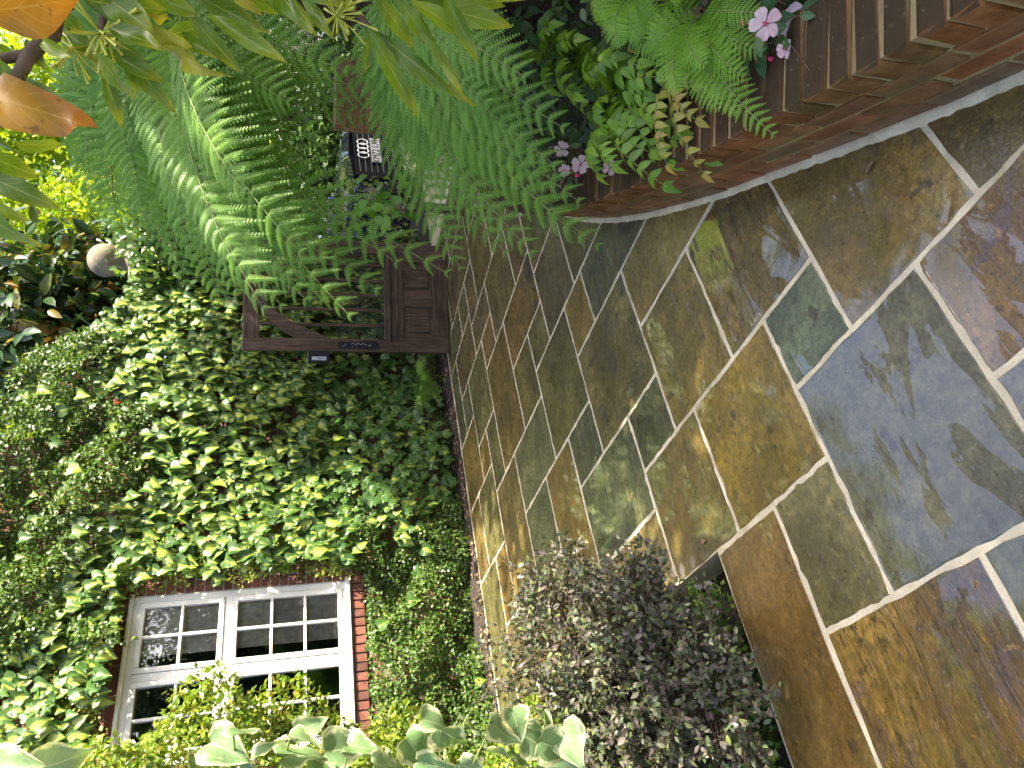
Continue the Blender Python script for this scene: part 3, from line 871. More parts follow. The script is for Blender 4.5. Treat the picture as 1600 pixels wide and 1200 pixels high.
M['wallface'] = tex_brick_mat()
bm = bmesh.new()
for (a, b, c, d) in ((-1.2, WX0, -.2, 3.5), (WX1, 4.7, -.2, 3.5), (4.7005, 6.2, -.2, 2.75), (WX0, WX1, -.2, WZ0 - .003), (WX0, WX1, WZ1, 3.5), (-1.2, 3.9, 3.5005, 4.4)):
    add_box(bm, a, b, 0, .24, c, d)
bm_obj('wall', bm, M['wallface'], house)
# dark room behind the glass
bm = bmesh.new()
add_box(bm, .6, 3.0, .26, 2.6, .3, 3.0)
for f in bm.faces: f.normal_flip()
bm.faces.ensure_lookup_table()
ff = [f for f in bm.faces if abs(f.calc_center_median().y - .26) < .01]
bmesh.ops.delete(bm, geom=ff, context='FACES')
bm_obj('room_interior', bm, simple('dim_room', (.07, .06, .05), .9), house)

win = bmesh.new()
fy0, fy1 = -.012, .045
w = .055
for b in ((WX0, WX0 + w, WZ0, WZ1), (WX1 - w, WX1, WZ0, WZ1), (WX0 + w, WX1 - w, WZ1 - w, WZ1), (WX0 + w, WX1 - w, WZ0, WZ0 + w), (1.655, 1.715, WZ0 + w, WZ1 - w), (WX0 + w, 1.655, 2.055, 2.115), (1.715, WX1 - w, 2.055, 2.115)):
    add_box(win, b[0] + .0003, b[1] - .0003, fy0, fy1, b[2] + .0003, b[3] - .0003, .004)
window = bm_obj('window', win, M['white_paint'], house)


def glass_mat():
    mt, nt, p = nm('old_window_glass')
    nt.nodes.remove(p)
    lw = nd(nt, 'ShaderNodeFresnel'); lw.inputs[0].default_value = 1.9
    geo = nd(nt, 'ShaderNodeNewGeometry')
    nb = bump(nt, noise(nt, geo.outputs['Position'], 5, 2), 0.12, 0.02)
    g = nd(nt, 'ShaderNodeBsdfGlossy'); g.inputs['Roughness'].default_value = .015; g.inputs['Color'].default_value = (1, 1, 1, 1)
    nt.links.new(nb, g.inputs['Normal'])
    t = nd(nt, 'ShaderNodeBsdfTransparent'); t.inputs[0].default_value = (.85, .9, .88, 1)
    mx = nd(nt, 'ShaderNodeMixShader'); nt.links.new(math_(nt, 'MULTIPLY', lw.outputs[0], 1.5, clamp=True), mx.inputs[0])
    nt.links.new(t.outputs[0], mx.inputs[1]); nt.links.new(g.outputs[0], mx.inputs[2])
    nt.links.new(mx.outputs[0], nt.nodes['Material Output'].inputs[0])
    return mt


M['glass'] = glass_mat()
for (x0, x1) in ((1.097, 1.653), (1.717, 2.273)):
    for (z0, z1, nz) in ((2.117, 2.763, 2), (1.157, 2.053, 3)):
        bm = bmesh.new(); sw = .042
        for b in ((x0, x0 + sw, z0, z1), (x1 - sw, x1, z0, z1), (x0 + sw, x1 - sw, z1 - sw, z1), (x0 + sw, x1 - sw, z0, z0 + sw)):
            add_box(bm, b[0] + .0003, b[1] - .0003, -.026, .03, b[2] + .0003, b[3] - .0003, .004)
        bm_obj('casement', bm, M['white_paint'], window)
        ix0, ix1, iz0, iz1 = x0 + sw, x1 - sw, z0 + sw, z1 - sw
        xm = (ix0 + ix1) / 2
        box('glazing_bar', xm - .011, xm + .011, -.020, .024, iz0 - .001, iz1 + .001, M['white_paint'], window, .003)
        for k in range(1, nz):
            zc = iz0 + (iz1 - iz0) * k / nz
            box('glazing_bar', ix0 - .001, xm - .011, -.018, .022, zc - .011, zc + .011, M['white_paint'], window, .003)
            box('glazing_bar', xm + .011, ix1 + .001, -.018, .022, zc - .011, zc + .011, M['white_paint'], window, .003)
        for cx0, cx1 in ((ix0, xm - .011), (xm + .011, ix1)):
            for k in range(nz):
                a, b = iz0 + (iz1 - iz0) * k / nz, iz0 + (iz1 - iz0) * (k + 1) / nz
                tl = .012 if nz == 2 else float(rng.normal(.004, .004))
                mk('pane', [(cx0, .006 - tl, a), (cx1, .006 - tl, a), (cx1, .006 + tl, b), (cx0, .006 + tl, b)], [(0, 1, 2, 3)], M['glass'], window)
box('window_sill', WX0 - .03, WX1 + .03, -.06, -.013, WZ0 - .012, WZ0 + .03, M['white_paint'], window, .006)
box('drip_mould', WX0 - .02, WX1 + .02, -.045, -.013, WZ1 - .005, WZ1 + .025, M['white_paint'], window, .005)
# bricks that show round the window
HB = [brick_mesh(.213, .06, .065, .003) for _ in range(3)]
HH = [brick_mesh(.100, .06, .065, .003) for _ in range(3)]
HS = [brick_mesh(.063, .09, .105, .003) for _ in range(3)]
bm = bmesh.new()
add_box(bm, WX1 + .002, WX1 + .44, -.002, .001, .866, 2.96)
add_box(bm, WX0, WX1 + .002, -.002, .001, .974, WZ0 - .014)
bm_obj('brick_mortar', bm, M['white_mortar'], house)
for c in range(28):
    z = .90 + c * .075
    x = WX1 + .012
    seq = (HH, HB, HH) if c % 2 else (HB, HH, HH)
    for kind in seq:
        lx = .213 if kind is HB else .100
        me = kind[int(rng.integers(3))]
        if not me.materials: me.materials.append(M['house_brick'])
        o = bpy.data.objects.new('brick', me); COL.objects.link(o); o.parent = house
        o.location = (x + lx / 2, .022 + rng.normal(0, .001), z)
        x += lx + .012
for k in range(18):
    me = HS[k % 3]
    if not me.materials: me.materials.append(M['house_brick'])
    o = bpy.data.objects.new('sill_brick', me); COL.objects.link(o); o.parent = house
    o.location = (WX0 + .01 + k * .0755, .012, 1.022); o.rotation_euler = (rng.normal(0, .01), rng.normal(0, .01), 0)
# curtain inside, right casement
V, Fc = [], []
nx, = (60,)
for i in range(nx + 1):
    u = i / nx
    x = 1.86 + u * .60
    y = .058 + .006 * math.sin(u * 40) + .004 * math.sin(u * 17 + 1)
    for z in (.95, 2.95): V.append((x, y, z))
for i in range(nx): Fc.append((2 * i, 2 * i + 2, 2 * i + 3, 2 * i + 1))
cl = np.array(V); c_, s_ = math.cos(HRZ), math.sin(HRZ); ob = PST(WALL_S, 0, 0)
cl = np.stack([cl[:, 0] * c_ - cl[:, 1] * s_, cl[:, 0] * s_ + cl[:, 1] * c_, cl[:, 2]], 1) + ob
tag(mk('curtain', cl, Fc, simple('beige_curtain', (.85, .72, .60), .9, var=.2), smooth=True), 'beige pleated curtain hanging behind the white window panes', 'curtain')

# ================================================================== GATE
GA = math.atan2(.207, 1.164)
gate = empty('garden_gate', (.324, 7.35, .012), GA, 'dark wooden garden gate with slim bars above two panels', 'gate')


def gp(name, x0, x1, z0, z1, y0=-.022, y1=.022, flat=0, mat=None, par=None, bev=.004):
    o = box(name, x0, x1, y0, y1, z0, z1, mat or M['wood'], par or gate, bev)
    o['flat'] = float(flat)
    return o


GW = 1.18
gp('stile', 0, .13, .52, 2.04); gp('stile', GW - .13, GW, .52, 2.04)
gp('stile', 0, .176, 0, .518); gp('stile', GW - .205, GW, 0, .518)
gp('top_rail', .132, GW - .132, 1.885, 2.038, -.021, .021, 1)
gp('middle_rail', .132, GW - .132, .522, .60, -.021, .021, 1)
gp('ledge_moulding', .10, GW - .10, .602, .625, -.040, .024, 1); gp('ledge_moulding', .115, GW - .115, .627, .645, -.032, .024, 1); gp('ledge_moulding', .132, GW - .132, .647, .666, -.026, .022, 1)
gp('bottom_rail', .178, GW - .207, 0, .156, -.021, .021, 1)
gp('top_rail_of_panels', .178, GW - .207, .465, .516, -.020, .02, 1)
gp('muntin', .484, .66, .158, .463, -.0205, .0205)
for (a, b) in ((.178, .482), (.662, .973)):
    gp('panel', a, b, .158, .463, -.006, .012, 0, None, None, .001)
    bmf = gp('panel_field', a + .035, b - .035, .158 + .04, .463 - .04, -.016, -.0065, 0, None, None, .008)
for x in (.2785, .44, .60, .755, .924):
    gp('bar', x - .015, x + .015, .668, 1.883, -.014, .014, 0, None, None, .003)
outer = [(.44, 1.884), (.337, 1.816), (.205, 1.674), (.131, 1.546), (.131, 1.235)]
inner = [(.14, 1.235), (.165, 1.285), (.2125, 1.376), (.279, 1.546), (.396, 1.73), (.513, 1.844), (.55, 1.884)]
poly = outer + inner
for mir in (0, 1):
    P = [((GW - x) if mir else x, z) for x, z in poly]
    n = len(P)
    V = [(x, -.018, z) for x, z in P] + [(x, .018, z) for x, z in P]
    Fc = [list(range(n)), list(range(2 * n - 1, n - 1, -1))] + [(i, i + n, (i + 1) % n + n, (i + 1) % n) for i in range(n)]
    if mir: Fc = [f[::-1] for f in Fc]
    mk('arched_brace', V, Fc, M['wood'], gate)
# wire mesh behind the lower half of the bars
bm = bmesh.new()
x = .14
while x < GW - .14:
    add_box(bm, x - .0011, x + .0011, .0165, .0187, .668, 1.15); x += .024
z = .68
while z < 1.15:
    add_box(bm, .132, GW - .132, .0190, .0212, z - .0011, z + .0011); z += .024
bm_obj('wire_mesh', bm, simple('dull_wire', (.10, .105, .10), .5, .6), gate)
# black oval letter plate on the stile, with a row of pale beads
P = []
for i in range(24):
    a = 2 * math.pi * i / 24
    P.append((.065 + .036 * math.cos(a), .935 + (.17 if math.sin(a) > 0 else -.17) + .036 * math.sin(a)))
n = len(P)
V = [(x, -.030, z) for x, z in P] + [(x, -.0225, z) for x, z in P]
Fc = [list(range(n))] + [(i, i + n, (i + 1) % n + n, (i + 1) % n) for i in range(n)]
pl = mk('handle_plate', V, Fc, M['black_metal'], gate)
bm = bmesh.new()
for k in range(15):
    z = 1.00 - k * .0105; x = .076 + .006 * math.sin(k * 1.3)
    add_box(bm, x - .0035, x + .0035, -.0335, -.0305, z - .0035, z + .0030, .001)
for (x, z) in ((.062, .83), (.068, .815), (.058, .82), (.048, .995), (.046, .955), (.05, 1.09), (.06, 1.075), (.07, 1.06)):
    add_box(bm, x - .003, x + .003, -.0335, -.0305, z - .004, z + .004, .001)
bm_obj('pale_beads', bm, M['pale_label'], pl)
lb = gp('lock_box', -.115, -.004, 1.22, 1.43, -.05, .05, 0, M['black_metal'], None, .006)
o = box('white_label', -.098, -.062, -.053, -.0505, 1.25, 1.39, M['pale_label'], lb, .0005)
bm = bmesh.new(); add_box(bm, -.082, -.078, -.0545, -.0535, 1.255, 1.32); add_box(bm, -.086, -.074, -.0545, -.0535, 1.318, 1.328)
bm_obj('dark_mark', bm, M['black_metal'], lb)

# ================================================================== BRICK PIER (right) AND STONE BALL PIER (behind gate)
def pier(root, x0, x1, y0, y1, z0, z1, mat, mort):
    box('mortar_core', x0 + .006, x1 - .006, y0 + .006, y1 - .006, z0, z1 - .004, mort, root, 0)
    nc = int((z1 - z0) / .0775)
    hd = [brick_mesh(.100, .10, .066) for _ in range(3)]; st = [brick_mesh(.212, .10, .066) for _ in range(3)]
    for me in hd + st: me.materials.append(mat)
    for c in range(nc):
        z = z0 + .04 + c * .0775
        if z + .03 > z1: break
        for face in ('front', 'left'):
            a, b = (x0, x1) if face == 'front' else (y0 + .104, y1)
            x = a; k = c
            while x < b - .05:
                kind, lx = (hd, .100) if k % 3 == 0 else (st, .212)
                if x + lx > b + .01: kind, lx = hd, .100
                if x + lx > b + .03: break
                o = bpy.data.objects.new('brick', kind[int(rng.integers(3))]); COL.objects.link(o); o.parent = root
                if face == 'front': o.location = (x + lx / 2, y0 + .05, z)
                else: o.location = (x0 + .05, x + lx / 2, z); o.rotation_euler = (0, 0, math.pi / 2)
                x += lx + .0115; k += 1


bp = empty('brick_pier', (2.13, 5.72, 0), 0.0, 'short brown brick pier half hidden by fern fronds in front of the parked car', 'pier')
pier(bp, 0, .44, 0, .44, 0.0, 1.244, M['pier_brick'], M['brick_mortar'])
bpier = empty('ball_pier', (1.36, 8.75, 0), .2, 'tall creeper covered gate pier topped by a weathered stone ball', 'pier')
box('shaft', -.25, .25, -.25, .25, -.16, 3.18, M['wallface'], bpier, .01)
box('cap', -.33, .33, -.33, .33, 3.181, 3.27, M['stone'], bpier, .02)
prof = [(.0, 3.27), (.17, 3.272), (.17, 3.31), (.11, 3.35), (.10, 3.39), (.14, 3.42)]
for i in range(0, 15):
    a = -math.pi / 2 + .75 + (math.pi - .75) * i / 14
    prof.append((max(0.185 * math.cos(a), .002), 3.56 + .185 * math.sin(a)))
V, Fc = [], []
nseg = 24
for (r, z) in prof:
    for j in range(nseg):
        an = 2 * math.pi * j / nseg
        V.append((r * math.cos(an), r * math.sin(an), z))
for i in range(len(prof) - 1):
    for j in range(nseg):
        a, b = i * nseg + j, i * nseg + (j + 1) % nseg
        Fc.append((a, b, b + nseg, a + nseg))
mk('stone_ball', V, Fc, M['stone'], bpier, smooth=True)

# near-left brick column behind the wire vine
col = empty('brick_column', (-1.62, 2.42, 0), .45, 'brick column smothered in small leaved vine at the left of the frame', 'column')
box('shaft', -.22, .22, -.22, .22, -.2, 3.0, M['wallface'], col, .01)
box('cap', -.26, .26, -.26, .26, 3.001, 3.07, M['stone'], col, .012)

# ================================================================== CAR (parked beyond the garden)
CARD = norm(np.array([.66, -.75, 0]))           # nose points this way
car = empty('parked_car', np.array([3.14, 9.7, -.16]) - CARD * 2.3 * 1.15, math.atan2(CARD[1], CARD[0]), 'dark blue parked car with black slatted grille glimpsed beyond the gate', 'car')
car.scale = (1.15, 1.15, 1.15)
M['paint'] = simple('dark_blue_car_paint', (.012, .022, .075), .22, 0.3, var=.05, coat=1.0)
M['car_black'] = simple('black_car_plastic', (.006, .006, .008), .7, spec=.12)
M['chrome'] = simple('chrome_trim', (.75, .76, .78), .12, 1.0, var=.03)
M['car_glass'] = simple('car_glass', (.03, .04, .05), .05, var=.02, coat=1.0)
M['tyre'] = simple('tyre_rubber', (.02, .02, .02), .8)
M['slat'] = simple('grey_grille_slat', (.22, .23, .25), .4)
M['plate_white'] = simple('white_number_plate', (.72, .72, .70), .4, var=.02)
secs = [(-2.3, .45, .92, .70), (-2.15, .26, 1.02, .86), (-1.5, .22, 1.00, .91), (-.6, .20, .98, .92), (.5, .20, .98, .92), (1.0, .20, 1.04, .92), (1.7, .22, 1.02, .91), (2.14, .24, .97, .86), (2.28, .30, .89, .74)]
V, Fc = [], []
for (x, zl, zh, hw) in secs:
    pr_ = [(-hw * .82, zl), (-hw, zl + .15), (-hw * 1.0, (zl + zh) / 2 + .05), (-hw * .96, zh - .10), (-hw * .80, zh - .01), (0, zh + .03), (hw * .80, zh - .01), (hw * .96, zh - .10), (hw * 1.0, (zl + zh) / 2 + .05), (hw, zl + .15), (hw * .82, zl)]
    V += [(x, y, z) for y, z in pr_]
n = 11
for i in range(len(secs) - 1):
    for j in range(n):
        a, b = i * n + j, i * n + (j + 1) % n
        Fc.append((a, b, b + n, a + n))
Fc += [tuple(range(n)), tuple(range(len(V) - 1, len(V) - n - 1, -1))]
body = mk('body', V, Fc, M['paint'], car, smooth=True)
V, Fc = [], []
cab = [(-2.0, 1.0, 1.02, .80), (-1.5, .98, 1.36, .72), (-.8, .97, 1.45, .70), (.1, .97, 1.44, .70), (.55, .97, 1.26, .75), (1.05, .97, 1.0, .80)]
for (x, zl, zh, hw) in cab:
    V += [(x, -hw * 1.1, zl), (x, -hw, (zl + zh) / 2), (x, -hw * .86, zh - .02), (x, 0, zh + .02), (x, hw * .86, zh - .02), (x, hw, (zl + zh) / 2), (x, hw * 1.1, zl)]
for i in range(len(cab) - 1):
    for j in range(6):
        a = i * 7 + j
        Fc.append((a, a + 1, a + 8, a + 7))
mk('cabin_glass', V, Fc, M['car_glass'], car, smooth=True)
V = [(-1.5, -.60, 1.375), (-.8, -.60, 1.465), (.1, -.60, 1.455), (-1.5, 0, 1.40), (-.8, 0, 1.49), (.1, 0, 1.48), (-1.5, .60, 1.375), (-.8, .60, 1.465), (.1, .60, 1.455)]
mk('roof', V, [(0, 1, 4, 3), (1, 2, 5, 4), (3, 4, 7, 6), (4, 5, 8, 7)], M['paint'], car, smooth=True)
for y in (-.82, .82):
    for x in (-1.4, 1.38):
        bm = bmesh.new(); bmesh.ops.create_cone(bm, cap_ends=True, segments=20, radius1=.33, radius2=.33, depth=.22, matrix=Matrix.Translation((x, y, .33)) @ Matrix.Rotation(rad(90), 4, 'X'))
        wh = bm_obj('wheel', bm, M['tyre'], car)
        bm = bmesh.new(); bmesh.ops.create_cone(bm, cap_ends=True, segments=20, radius1=.22, radius2=.20, depth=.24, matrix=Matrix.Translation((x, y, .33)) @ Matrix.Rotation(rad(90), 4, 'X'))
        bm_obj('rim', bm, M['chrome'], wh)
gx = 2.285
P = [(-.50, .86), (-.60, .72), (-.46, .36), (.46, .36), (.60, .72), (.50, .86)]
V = [(gx + .012, y, z) for y, z in P] + [(gx - .04, y, z) for y, z in P]
Fc = [list(range(6))] + [(i, i + 6, (i + 1) % 6 + 6, (i + 1) % 6) for i in range(6)]
gr = mk('grille', V, Fc, M['car_black'], car)
for k in range(7):
    z = .41 + k * .066
    box('grille_slat', gx + .013, gx + .022, -.45, .45, z - .003, z + .003, M['slat'], gr, .002)
for k in range(4):
    bm = bmesh.new()
    yy = -.135 + k * .09; nn = 18
    vv = []
    for i in range(nn):
        a = 2 * math.pi * i / nn
        for jx in range(5):
            b = 2 * math.pi * jx / 5
            r = .060 + .010 * math.cos(b)
            vv.append(bm.verts.new((gx + .035 + .008 * math.sin(b) + k * .002, yy + r * math.cos(a), .755 + r * math.sin(a))))
    for i in range(nn):
        for jx in range(5):
            bm.faces.new((vv[i * 5 + jx], vv[i * 5 + (jx + 1) % 5], vv[((i + 1) % nn) * 5 + (jx + 1) % 5], vv[((i + 1) % nn) * 5 + jx]))
    bm_obj('badge_ring', bm, M['chrome'], gr, smooth=True)
np_ = box('number_plate', gx + .024, gx + .034, -.26, .26, .555, .666, M['plate_white'], car, .003)
cu = bpy.data.curves.new('plate_letters', 'FONT'); cu.body = 'KM72 LXH'; cu.size = .118; cu.align_x = 'CENTER'; cu.align_y = 'CENTER'; cu.extrude = .001
to = bpy.data.objects.new('tmp', cu); COL.objects.link(to)
dg = bpy.context.evaluated_depsgraph_get(); dg.update()
tm = bpy.data.meshes.new_from_object(to.evaluated_get(dg)); bpy.data.objects.remove(to)
tm.name = 'plate_letters'; tm.materials.clear(); tm.materials.append(M['car_black'])
to = bpy.data.objects.new('plate_letters', tm); COL.objects.link(to); to.parent = np_
to.matrix_basis = Matrix.Translation((gx + .0355, 0, .610)) @ Matrix(((0, 0, 1, 0), (1, 0, 0, 0), (0, 1, 0, 0), (0, 0, 0, 1)))
for y in (-.68, .68):
    sg = 1 if y > 0 else -1
    V = [(2.26, y - .13 * sg, .84), (2.12, y + .16 * sg, .88), (2.12, y + .18 * sg, .76), (2.28, y - .12 * sg, .74), (2.0, y, .80)]
    Fc = [(0, 1, 2, 3), (4, 1, 0), (4, 2, 1), (4, 3, 2), (4, 0, 3)]
    mk('headlight', V, Fc if sg > 0 else [f[::-1] for f in Fc], M['chrome'], car)
    box('air_intake', 2.262, 2.30, min(y - .12, y + .12), max(y - .12, y + .12), .32, .48, M['car_black'], car, .01)
    box('door_mirror', .72, .90, min(y + .22 * sg, y + .42 * sg), max(y + .22 * sg, y + .42 * sg), .96, 1.10, M['paint'], car, .03)

# ================================================================== TREES AND BACKGROUND
def clump_crown(center, radii, nclump, nleaf, spread, shell=0.55, seed=0):
    r = np.random.default_rng(seed)
    d = norm(r.normal(size=(nclump, 3)))
    q = shell + (1 - shell) * r.random((nclump, 1)) ** .6
    cc = np.asarray(center) + d * q * np.asarray(radii)
    wts = r.random(nclump) + .3; wts /= wts.sum()
    k = r.choice(nclump, nleaf, p=wts)
    loc = cc[k] + r.normal(size=(nleaf, 3)) * spread * (0.6 + .8 * r.random((nclump, 1))[k])
    out = norm(loc - np.asarray(center))
    nrm = norm(out * .5 + Z3 * .6 + r.normal(size=(nleaf, 3)) * .6)
    yd = norm(r.normal(size=(nleaf, 3)) + out * .4 - Z3 * .5)
    return loc, yd, nrm, cc


def limbs(base, top, cc, r0, nl, mat, parent, seed=1):
    r = np.random.default_rng(seed)
    base = np.asarray(base, float); top = np.asarray(top, float)
    parts = []
    pts = [base + (top - base) * u + r.normal(0, .03, 3) * (1 if 0 < u < 1 else 0) for u in np.linspace(0, 1, 7)]
    parts.append(tube_np(pts, np.linspace(r0, r0 * .45, 7), 9))
    for i in r.choice(len(cc), min(nl, len(cc)), replace=False):
        st = base + (top - base) * (.45 + .5 * r.random())
        mid = (st + cc[i]) / 2 + np.array([0, 0, .12]) + r.normal(0, .06, 3)
        parts.append(tube_np([st, mid, cc[i]], [r0 * .32, r0 * .2, r0 * .06], 6))
    V, Fc = join_np(parts)
    mk('trunk', local(parent, V), Fc, mat, parent, smooth=True)


def tree(name, label, cat, base, top, center, radii, ncl, nlf, spread, size, proto, mat, r0, seed, group=None, shell=.55, nl=14):
    root = empty(name, base, 0, label, cat, group)
    loc, yd, nr, cc = clump_crown(center, radii, ncl, nlf, spread, shell, seed)
    limbs(base, top, cc, r0, nl, M['bark'], root, seed)
    scatter('crown', PR[proto], loc, yd, nr, size * (.7 + .6 * rng.random(len(loc))), mat, root)
    return root


tree('yellow_green_tree', 'yellow green leafy tree glowing in sunlight beyond the stone ball', 'tree', (3.2, 15.5, -.16), (3.3, 15.5, 4.6), (3.2, 15.5, 5.6), (4.6, 2.6, 3.3), 170, 75000, .36, .11, 'quad', M['yellow_tree'], .22, 3, shell=.35)
tree('yellow_green_tree', 'pale lime tree far behind the ivy covered wall top', 'tree', (-4.5, 18, -.16), (-4.4, 18, 5.0), (-4.5, 18, 6.2), (4.0, 2.6, 3.4), 90, 14000, .42, .2, 'quad', M['yellow_tree'], .22, 4, shell=.35)
tree('magnolia_tree', 'dark magnolia with glossy leaves and brown undersides behind the wall top', 'tree', (.75, 10.3, -.16), (.75, 10.3, 3.5), (.72, 10.0, 4.5), (1.30, .9, 1.30), 80, 3000, .22, .23, 'mag', M['magnolia'], .11, 5, shell=.3)
# dark bank of evergreens right behind the drive
for k, (x, y, rx, h, lab) in enumerate(((-2.2, 13.0, 1.8, 3.0, 'dark evergreen behind the house wall'), (1.6, 14.0, 1.9, 3.2, 'dark evergreen directly behind the gate'), (5.2, 14.5, 2.2, 3.4, 'dark evergreen behind the parked car'), (8.6, 13.0, 2.2, 3.4, 'dark evergreen at the far right behind the fern'))):
    tree('evergreen_tree', lab, 'tree', (x, y, -.16), (x, y, h * .7), (x, y, h * .55), (rx, 1.1, h * .62), 70, 8000, .26, .15, 'quad', M['hedge'], .12, 20 + k, 'evergreens beyond the drive', .35)
tree('evergreen_tree', 'long dark hedge like evergreen far beyond the parked car', 'tree', (9.5, 19.5, -.16), (9.5, 19.5, 1.6), (9.5, 19.5, 1.5), (7.5, 1.0, 2.2), 150, 16000, .32, .2, 'quad', M['hedge'], .12, 31, 'evergreens beyond the drive', .2)
# tall trees added on the right, mostly out of view, to shade the paving
for k, (x, y, h, rx, ry, lab) in enumerate(((4.3, .2, 5.85, 1.25, 1.8, 'tall leafy tree added for shade on the right nearest the camera'), (4.5, 3.3, 6.0, 1.3, 1.8, 'tall leafy tree added for shade on the right beside the fern bed'), (4.9, 6.2, 7.2, 1.35, 1.7, 'tall leafy tree added for shade on the right before the drive'), (5.7, 8.7, 6.6, 1.3, 1.3, 'tall leafy tree added for shade on the right beyond the drive entrance'))):
    tree('shade_tree', lab, 'tree', (x, y, -.1), (x, y, h * .75), (x, y, h * .58), (rx, ry, h * .44), 130, 17000, .25, .20, 'quad', M['hedge'], .13, 40 + k, 'added shade trees along the right side', .25)

# climber over the ball pier
clb = empty('climbing_plant', (1.3, 8.5, 0), 0, 'tangled green climber hanging over the stone ball pier', 'climber')
n = 9000
u = rng.random(n); az = rng.random(n) * 2 * math.pi
z = .1 + 3.35 * u ** .8
R = .42 + .25 * rng.random(n) + .18 * np.sin(z * 3 + az * 2)
loc = np.stack([1.45 + np.cos(az) * R * 1.25, 8.7 + np.sin(az) * R * .8, z], 1)
k2 = rng.random(n) < .35
loc[k2, 2] = 2.5 + .75 * rng.random(k2.sum())
k3 = rng.random(n) < .008
loc[k3] = np.array([1.50, 8.46, 3.36]) + rng.normal(size=(k3.sum(), 3)) * [.16, .05, .09]
keep = ~((loc[:, 2] > 3.25) & ~k3 & (rng.random(n) < .8))
loc = loc[keep]; n = len(loc)
out = norm(loc - np.stack([np.full(n, 1.4), np.full(n, 8.75), loc[:, 2] - .2], 1))
scatter('foliage', PR['oval'], loc, norm(rng.normal(size=(n, 3)) * .6 - Z3 + out * .4), norm(out + Z3 * .5 + rng.normal(size=(n, 3)) * .4), .085 * (.6 + .7 * rng.random(n)), M['climber'], clb)
parts = []
for k in range(14):
    p0 = np.array([1.0 + rng.random() * .9, 8.35 + rng.random() * .3, 3.2 - rng.random() * .8]); pts = [p0]
    for q in range(6): pts.append(pts[-1] + np.array([rng.normal(0, .07), rng.normal(0, .05) - .02, -.12 - .1 * rng.random()]))
    parts.append(tube_np(pts, .006, 5))
V, Fc = join_np(parts); mk('stem', local(clb, V), Fc, simple('dry_stem', (.38, .28, .16), .8), clb)['kind'] = 'stuff'

# ================================================================== IVY ON THE HOUSE WALL
NW = -D1                                        # outward normal of the house wall
ivy = empty('wall_ivy', PST(6.2, 3.5, 0), 0, 'dense variegated ivy with yellow green hearts covering the house wall', 'ivy')


def top_z(t):
    return np.interp(t, [0, 3.4, 4.3, 4.8, 5.4, 6.3], [5.0, 4.9, 4.25, 3.75, 3.3, 3.0])


def in_window(t, z, m_=0.03):
    return (t > WX0 - .1) & (t < WX1 + m_) & (z > WZ0 - .13) & (z < WZ1 + .10)


def zone_wire(t, z):
    a = (t > 2.2) & (t < 4.7) & (z > 3.05 + .35 * np.sin(t * 3.1) + .12 * np.sin(t * 9))
    b = (t < 2.75 + .2 * np.sin(z * 7)) & (z < 1.06 + .10 * np.sin(t * 8)) & (t > .2)
    return a | b


n = 9000
t = .6 + 5.7 * rng.random(n); z = .12 + 4.3 * rng.random(n)
k = (z < top_z(t)) & ~in_window(t, z, .06) & ~(zone_wire(t, z) & (rng.random(n) < .93)) & ~((z < .25) & (rng.random(n) < .6))
# keep a strip of brick beside the window mostly clear
k &= ~((t > WX1) & (t < WX1 + .10) & (z > 1.2) & (z < 2.75) & (rng.random(n) < .8))
t, z = t[k], z[k]; n = len(t)
bulge = .05 + .12 * (np.sin(t * 2.3 + z * 1.7) * .5 + .5) + .10 * (np.sin(t * 9.1 + 3 * np.sin(z * 4)) * .5 + .5) + .12 * rng.random(n)
over = np.clip((z - 3.45) / .8, 0, 1)
loc = np.array([PST(WALL_S, a, b) for a, b in zip(t, z)]) + NW * bulge[:, None] + D1 * (over * .25 * rng.random(n))[:, None]
lat = rng.normal(0, .55, n)
yd = norm(-Z3 + D2 * lat[:, None] + NW * (.25 + .25 * rng.random(n))[:, None])
nr = norm(NW + Z3 * (.35 + .4 * rng.random(n))[:, None] + D2 * rng.normal(0, .35, n)[:, None])
lob = (z < 1.25 + .25 * np.sin(t * 5)) & (t > 2.9) & (t < 5.2) & (rng.random(n) < .75) | (rng.random(n) < .12)
size = np.where(lob, .086, .096) * (.62 + .76 * rng.random(n))
# leaves that show largest become objects of their own
q = loc - np.array([0, 0, CAM_H]); dep = q @ cF
Ux = 600 + FPX * (q @ cR) / dep; Vy = 800 - FPX * (q @ cU) / dep
vis = (Ux > 100) & (Ux < 760) & (Vy > 5) & (Vy < 720)
score = np.where(vis, size / dep * (bulge * 2 + .7), 0)
big = np.zeros(n, bool); big[np.argsort(-score)[:285]] = True
for msk, key, mt in ((~lob, 'heart', 'ivy'), (lob, 'lobed', 'ivy_green')):
    a = msk & big; leaf_objs('leaf', key, loc[a], yd[a], nr[a], size[a], M[mt], ivy)
    a = msk & ~big; scatter('foliage', PR[key], loc[a], yd[a], nr[a], size[a], M[mt], ivy)
